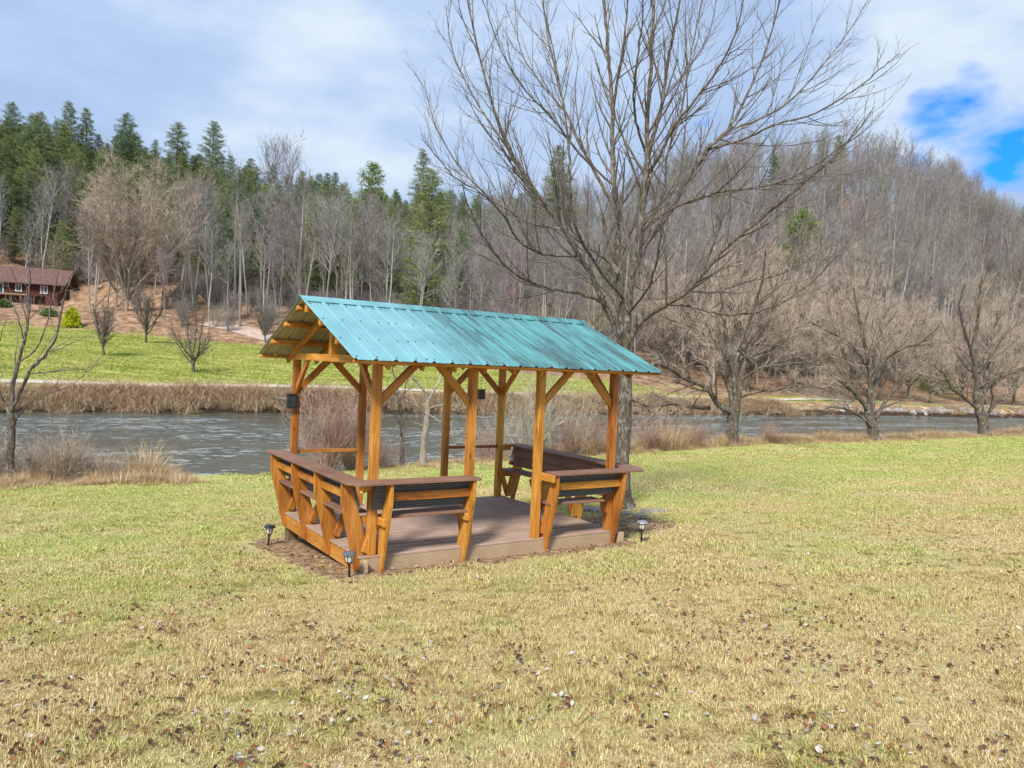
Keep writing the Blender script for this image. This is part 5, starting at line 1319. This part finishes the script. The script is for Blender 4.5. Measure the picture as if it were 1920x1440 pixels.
by_top('pine_tree', 788, 0, 322, PINES[0], 16, 'tall green pine standing in front of the bare wood above the roof', Y=100)
by_top('pine_tree', 380, 0, 230, PINES[0], 16, 'tiered pine standing clear on the left skyline', Y=160)
by_top('pine_tree', 315, 0, 232, PINES[2], 16, 'broad pine on the skyline above the oval bare tree', Y=158)
by_top('pine_tree', 110, 0, 192, PINES[0], 16, 'highest thin topped pine on the far left skyline', Y=160)
by_top('pine_tree', 150, 0, 205, PINES[1], 16, 'thin topped pine right of the highest pine', Y=163)
by_top('pine_tree', 225, 0, 215, PINES[2], 16, 'broad skyline pine left of the oval bare tree', Y=160)
by_top('pine_tree', 10, 0, 195, PINES[2], 16, 'tall pine at the left edge of the picture', Y=156)
by_top('pine_tree', 40, 0, 240, PINES[2], 16, 'wide light green pine at the upper left', Y=140)
by_top('pine_tree', 780, 0, 282, PINES[3], 16, 'thin lone pine on the skyline left of the big bare tree', Y=160)
by_top('pine_tree', 1035, 0, 275, PINES[1], 16, 'dark pine top on the skyline behind the big bare tree', Y=170)
by_top('pine_tree', 1907, 0, 382, PINES[2], 16, 'dark pine on the right skyline at the picture edge', Y=235)
gp1 = pine(320, 9, 2.4, GNEEDLE, .02, 1.5, .3, 'green_pine')
by_top('young_pine', 1475, 0, 396, gp1, 9, 'yellow green young pine alone on the brown slope right of the big tree', Y=120)
by_top('young_pine', 679, 0, 308, gp1, 9, 'bright green young pine on the slope above the middle of the roof', Y=140)
p = Vector((colx(1752, 118), 118, hz(colx(1752, 118), 118))); o = thing('green_shrub', p, (shrub_ball(5, GNEEDLE, 7, 6, 2200), ), 0, 1, 'green evergreen bush between the tan trees at the right', 'shrub', None, ('foliage',))
by_top('forest_tree', 490, 0, 252, FOR[4], 18, 'pale round headed bare tree rising over the skyline pines', Y=165)
by_top('forest_tree', 535, 0, 258, FOR[1], 18, 'pale bare tree right of the round headed one on the skyline', Y=165)

# tan spreading trees on the far bank at the right
marks = [(60, 'above the house'), (180, 'between the house and the oval tree'), (290, 'behind the oval tree'), (400, 'behind the twin trunked tree'), (520, 'left of the roof peak'), (650, 'above the left end of the roof'),
         (800, 'above the middle of the roof'), (960, 'above the right half of the roof'), (1100, 'behind the left limbs of the big tree'), (1240, 'behind the trunk of the big tree'), (1400, 'behind the nearest river tree'),
         (1530, 'between the two nearest river trees'), (1680, 'behind the middle river tree'), (1800, 'between the middle and last river trees'), (9999, 'behind the last river tree')]
def mark(px): return next(t for m_x, t in marks if px < m_x)
def bt_label(px, Y): return 'tan twigged bare tree ' + ('near the far path ' if Y < 97 else ('higher up ' if Y < 109 else 'topmost in the thicket ')) + mark(px)
_seen = {}
def bt_unique(px, Y, top):
    t_ = bt_label(px, Y); n_ = _seen.get(t_, 0); _seen[t_] = n_ + 1
    return t_ if n_ == 0 else t_.replace('tan twigged bare tree', 'taller tan twigged bare tree' if n_ == 1 else 'rounder tan twigged bare tree')
bt = [(1270, 88, 500), (1330, 96, 440), (1400, 90, 470), (1440, 100, 490), (1515, 92, 510), (1560, 98, 480), (1600, 86, 540), (1650, 96, 555), (1700, 104, 565), (1745, 98, 590), (1800, 108, 600), (1850, 104, 590), (1900, 112, 570), (1945, 108, 575), (1230, 96, 480), (1180, 92, 520), (1120, 96, 540), (1350, 110, 430), (1410, 114, 450), (1540, 112, 450), (1600, 110, 500), (1690, 116, 570), (1780, 120, 585), (1860, 122, 580), (1060, 98, 540), (1000, 100, 560), (940, 102, 560), (860, 100, 570)]
for i, (px, Y, top) in enumerate(bt):
    by_top('spreading_tree', px, 0, top, BUSH[i % 3], 10, bt_unique(px, Y, top), 'tan twigged trees above the far bank', Y=Y)
# the wood itself
rw = np.random.default_rng(5)
cand = []
zone_txt = lambda px: 'left of the shelter' if px < 560 else ('above the shelter roof' if px < 1100 else ('behind the big bare tree' if px < 1450 else 'at the right'))
tries = 0
while len(cand) < 1500 and tries < 90000:
    tries += 1
    y = 84 + (330 - 84) * rw.random() ** 1.0; x = y * rw.uniform(-.74, .76); u, v = uv_of(x, y); vh, vr = float(VH(u)), float(VR(u))
    px = 960 + x / y * FPX
    if v < vh + 3 or v > vr + (22 if px < 1100 else 5): continue
    if px > 1250 and v > vr - 25 and rw.random() < .35: continue
    if px < 640 and v < vh + 8: continue                    # open litter slope above the lawn
    if abs(x - HOUSE[0]) < 17 and abs(y - HOUSE[1] + 5) < 13: continue
    if any((x - a) ** 2 + (y - b_) ** 2 < 12.0 for a, b_ in cand) or any((x - a) ** 2 + (y - b_) ** 2 < 12 for a, b_ in taken): continue
    cand.append((x, y))
tries = 0; extra = set()
while len(extra) < 330 and tries < 60000:
    tries += 1
    y = rw.uniform(105, 225); x = y * rw.uniform(-.72, .02); u, v = uv_of(x, y); vh, vr = float(VH(u)), float(VR(u)); t = (v - vh) / (vr - vh)
    if t < .50 or t > 1.12 or any((x - a) ** 2 + (y - b_) ** 2 < 7.0 for a, b_ in cand): continue
    px = 960 + x / y * FPX
    if px > 780 and rw.random() < .6: continue
    cand.append((x, y)); extra.add((x, y))
cand.sort(key=lambda p: p[1])
def lvl_t(t): return 'at the foot of the wood' if t < .12 else ('low on the wooded slope' if t < .3 else ('halfway up the wooded slope' if t < .6 else ('high on the slope' if t < .85 else 'on the ridge')))
ALLT = FOR + TALLT
SKX = [-100, 0, 110, 225, 315, 380, 440, 520, 650, 740, 850, 950, 1050, 1150, 1300, 1450, 1550, 1650, 1750, 1800, 1880, 1960]
SKY_ = [195, 195, 200, 218, 235, 240, 262, 270, 285, 292, 312, 316, 302, 290, 252, 238, 232, 246, 283, 325, 380, 410]
rest = {'wood': [], 'pines': []}
nd = npn = 0
for (x, y) in cand:
    u, v = uv_of(x, y); t = (v - VH(u)) / (VR(u) - VH(u)); px = 960 + x / y * FPX
    prob = 0.0
    if px < 900: prob = np.interp(t, [.34, .50, 1.0], [.02, .85, .95]) if px < 760 else np.interp(t, [.5, .75], [.03, .65])
    elif px > 1600: prob = .012
    else: prob = .03 if t < .8 else .06
    is_p = rw.random() < prob or (x, y) in extra
    Ht = rw.uniform(9.5, 19) if not is_p else rw.uniform(8.5, 16)
    if px > 1250: Ht *= 1.15
    if t < .15 : Ht *= .8
    if px > 1150: Ht *= 1.18
    z = hz(x, y) - .1; rz = rw.random() * 6.28
    hor_ = 681 + .0447 * (px - 960)
    def cap_h(row): return (hor_ - row) / FPX * y + CAMZ - z
    lim = float(np.interp(px, SKX, SKY_)) + rw.random() ** 1.5 * 34
    if is_p and Ht > cap_h(lim): Ht = max(6., cap_h(lim))
    if not is_p:
        if px < 860:
            l2 = float(np.interp(px, [0, 250, 480, 620, 860], [315, 325, 335, 352, 365])) + rw.normal() * 12
            if cap_h(l2) < 8.5 and rw.random() < .93: is_p = True; Ht = min(rw.uniform(10, 17), max(6., cap_h(lim)))
            else: Ht = min(Ht, max(8.5, cap_h(l2)))
        if not is_p: Ht = min(Ht, max(8., cap_h(lim)))
    if is_p:
        k = int(rw.integers(0, 4))
        if npn < 300: thing('pine_tree', (x, y, z), PINES[k], rz, Ht / 16, 'green pine ' + lvl_t(t) + ' ' + mark(px), 'tree', 'green pines ' + lvl_t(t) + ' ' + mark(px)); npn += 1
        else: rest['pines'].append((x, y, z, rz, Ht / 16, k))
    else:
        k = (int(rw.integers(6, 9)) if (px > 1350 and rw.random() < .6) else int(rw.integers(0, 9))) if px > 1150 else int(rw.choice([0, 1, 2, 3, 4, 5, 7])); 
        if nd < 300: thing('forest_tree', (x, y, z), ALLT[k], rz, Ht / 18, 'bare tree ' + lvl_t(t) + ' ' + mark(px), 'tree', 'bare trees ' + lvl_t(t) + ' ' + mark(px)); nd += 1
        else: rest['wood'].append((x, y, z, rz, Ht / 18, k))
def joined(parts, name):
    """trunk and crown of a prototype as one mesh for instancing"""
    bm = bmesh.new(); mats = []
    me = bpy.data.meshes.new(name); V = []; F = []; MI = []; n = 0; var = []
    for pm in parts:
        v_ = np.zeros(len(pm.vertices) * 3, np.float32); pm.vertices.foreach_get('co', v_); ls = np.zeros(len(pm.loops), np.int32); pm.loops.foreach_get('vertex_index', ls)
        st = np.zeros(len(pm.polygons), np.int32); pm.polygons.foreach_get('loop_start', st); V.append(v_); F.append((ls + n, st)); MI.append(np.full(len(st), len(mats))); mats.append(pm.materials[0]); n += len(pm.vertices)
        a = pm.attributes.get('var'); q = np.full(len(pm.vertices), .5, np.float32)
        if a: a.data.foreach_get('value', q)
        var.append(q)
    bm.free(); me.vertices.add(n); me.vertices.foreach_set('co', np.concatenate(V)); LS = np.concatenate([f[0] for f in F]); me.loops.add(len(LS)); me.loops.foreach_set('vertex_index', LS)
    ST = np.concatenate([F[0][1], F[1][1] + len(F[0][0])]); me.polygons.add(len(ST)); me.polygons.foreach_set('loop_start', ST.astype(np.int32)); me.polygons.foreach_set('material_index', np.concatenate(MI).astype(np.int32))
    for m in mats: me.materials.append(m)
    a = me.attributes.new('var', 'FLOAT', 'POINT'); a.data.foreach_set('value', np.concatenate(var)); me.update(calc_edges=True); return me
for key, protos, nm_, lb in (('wood', ALLT, 'distant_wood', 'mass of bare grey trees covering the upper hillside'), ('pines', PINES, 'distant_pines', 'dark pines massed along the ridge')):
    R_ = np.array(rest[key])
    if len(R_):
        scatter(nm_, [joined(p_, nm_) for p_ in protos], R_[:, :3], np.column_stack([np.zeros((len(R_), 2)), R_[:, 3]]), R_[:, 4], R_[:, 5].astype(int), lb)
# understorey thickets on the slope
q = []
while len(q) < 1500:
    y = rw.uniform(70, 200); x = y * rw.uniform(-.72, .74); u, v = uv_of(x, y); vh = float(VH(u))
    px = 960 + x / y * FPX
    if v < vh + (6 if px < 1150 else 9) or v > vh + 70: continue
    if px < 640 and v < vh + 20 and rw.random() > .25: continue
    if abs(x - HOUSE[0]) < 22 and abs(y - HOUSE[1]) < 15: continue
    q.append((x, y))
q = np.array(q)
scatter('hillside_thicket', THICK, np.column_stack([q, H(q[:, 0], q[:, 1])]), np.column_stack([np.zeros((len(q), 2)), rw.random(len(q)) * 6.28]), rw.uniform(.5, 1.25, len(q)), rw.integers(0, 3, len(q)), 'leafless undergrowth on the wooded slope')
# leaning dead trunk and fallen logs on the slope
def log(name, a, b_, r0, label):
    m_b = MB(); a = Vector(a); b_ = Vector(b_); m_b.tube([tuple(a), tuple(a.lerp(b_, .5)), tuple(b_)], [r0, r0 * .8, r0 * .35], 7, cap=True)
    tag(m_b.build(name, BARK_D), label, 'log')
p = hit(318, 558); log('leaning_trunk', p, at(374, 488, p.y + 1), .20, 'dark dead trunk leaning right beside the twin trunked tree')
p = hit(440, 576); log('fallen_log', p, at(424, 557, p.y + 3), .12, 'short pale fallen log on the leaf covered slope')

# ------------------------------------------------------------------ house
SIDING = m_simple('maroon_siding', (.065, .022, .020), (.115, .040, .034), 1.2, .7, .2, .1, obj=True)
SHING = m_simple('maroon_shingle', (.105, .062, .058), (.175, .105, .095), 3, .9, .1, .2)
TRIM = m_simple('white_trim', (.6, .6, .6), (.78, .78, .78), 5, .5, .3, 0)
PANE = m_simple('dark_pane', (.02, .035, .05), (.05, .07, .09), 2, .08, .6, 0)
DKW = m_simple('porch_timber', (.10, .065, .045), (.18, .12, .08), 4, .8, .1, .1)
hx = colx(112, 103); hzg = 6.2
house = empty('house', (hx, 103.0, hzg), math.radians(17), label='low maroon clad house with a brown roof at the left edge above the far lawn', cat='house')
LEN, DEP, FL, EAV, RDG = 17.0, 6.0, .0, 0, 0
fz = at(60, 556, 103).z - hzg; ez = at(90, 532, 103).z - hzg; rz_ = at(60, 505, 103 + 3.5).z - hzg
m_b = MB(); m_b.box((-LEN / 2, DEP / 2, (fz + ez) / 2), (LEN - 1.0, DEP, ez - fz + .02))
hw = m_b.build('wall', SIDING, house)
m_b = MB()
nsd = 12
for i in range(nsd):
    z = fz + .08 + (ez - fz) * i / nsd; m_b.box((-LEN / 2, -.012, z), (LEN - 1.02, .022, (ez - fz) / nsd - .03))
tag(m_b.build('siding_boards', SIDING, house), kind='stuff')
m_b = MB(); gx0 = -.5
m_b.add([(gx0, 0, ez), (gx0, DEP, ez), (gx0, DEP / 2, rz_ - .15), (gx0 - .1, 0, ez), (gx0 - .1, DEP, ez), (gx0 - .1, DEP / 2, rz_ - .15)], [(0, 3, 4, 1), (1, 4, 5, 2), (2, 5, 3, 0)], [(0, 1, 2), (3, 5, 4)])
m_b.build('gable', SIDING, house)
m_b = MB()
for sgn in (-1, 1):
    y0 = -.75 if sgn < 0 else DEP + .75; ze = ez - .12
    V = [(-LEN - .6, y0, ze), (.55, y0, ze), (.55, DEP / 2, rz_), (-LEN - .6, DEP / 2, rz_)]
    V += [(a, b_, c - .14) for a, b_, c in V]
    m_b.add(V, [(0, 1, 2, 3), (7, 6, 5, 4), (0, 4, 5, 1), (1, 5, 6, 2), (3, 7, 4, 0)])
m_b.build('roof', SHING, house)
def window(xc, w2, z0, z1, nm='window'):
    m_w = MB(); y = -.05
    for a, b_, c, d in ((xc - w2, z0, .10, z1 - z0), (xc + w2, z0, .10, z1 - z0), (xc, z0, .09, z1 - z0)): m_w.box((a, y, b_ + d / 2), (c, .08, d))
    for zc in (z0, z1): m_w.box((xc, y - .003, zc), (2 * w2 + .16, .09, .10))
    f = m_w.build(nm, TRIM, house); m_w = MB(); m_w.box((xc, -.03, (z0 + z1) / 2), (2 * w2 - .06, .03, z1 - z0 - .06)); m_w.build('pane', PANE, f)
sc_ = 103 / FPX
def wx_(px): return (px - 112) * sc_ * 1.12
window(wx_(17), .72, fz + .05, fz + 1.55, 'patio_door'); window(wx_(48), .32, fz + .55, fz + 1.45); window(wx_(85), .38, fz + .45, fz + 1.40)
window(wx_(-40), .5, fz + .5, fz + 1.45)
m_b = MB(); m_b.box((-LEN / 2 - 1.0, DEP / 2 + .2, fz / 2 - .55), (LEN - 1.0, DEP - 1.2, fz + 1.1)); m_b.build('foundation', DKW, house)
m_b = MB(); m_b.box((-LEN / 2 - 1.8, -1.0, fz - .06), (LEN - 3.5, 2.0, .12)); m_b.build('porch_deck', DKW, house)
for i in range(9):
    m_b = MB(); m_b.box((-2.8 - i * 1.6, -1.9, (fz - .12) / 2 - .5), (.12, .12, fz - .12 + 1.0)); m_b.build('porch_post', DKW, house)
m_b = MB(); m_b.box((-LEN / 2 - 1.8, -1.94, fz + .05), (LEN - 3.5, .06, .10)); m_b.build('porch_rail', m_simple('tan_rail', (.3, .22, .15), (.42, .33, .24), 3), house)
m_b = MB(); m_b.box((-1.3, 1.0, (fz + .3) / 2 - .4), (1.5, 2.0, fz + 1.2)); m_b.build('basement_wall', SIDING, house)

S.render.resolution_x = 1024; S.render.resolution_y = 768
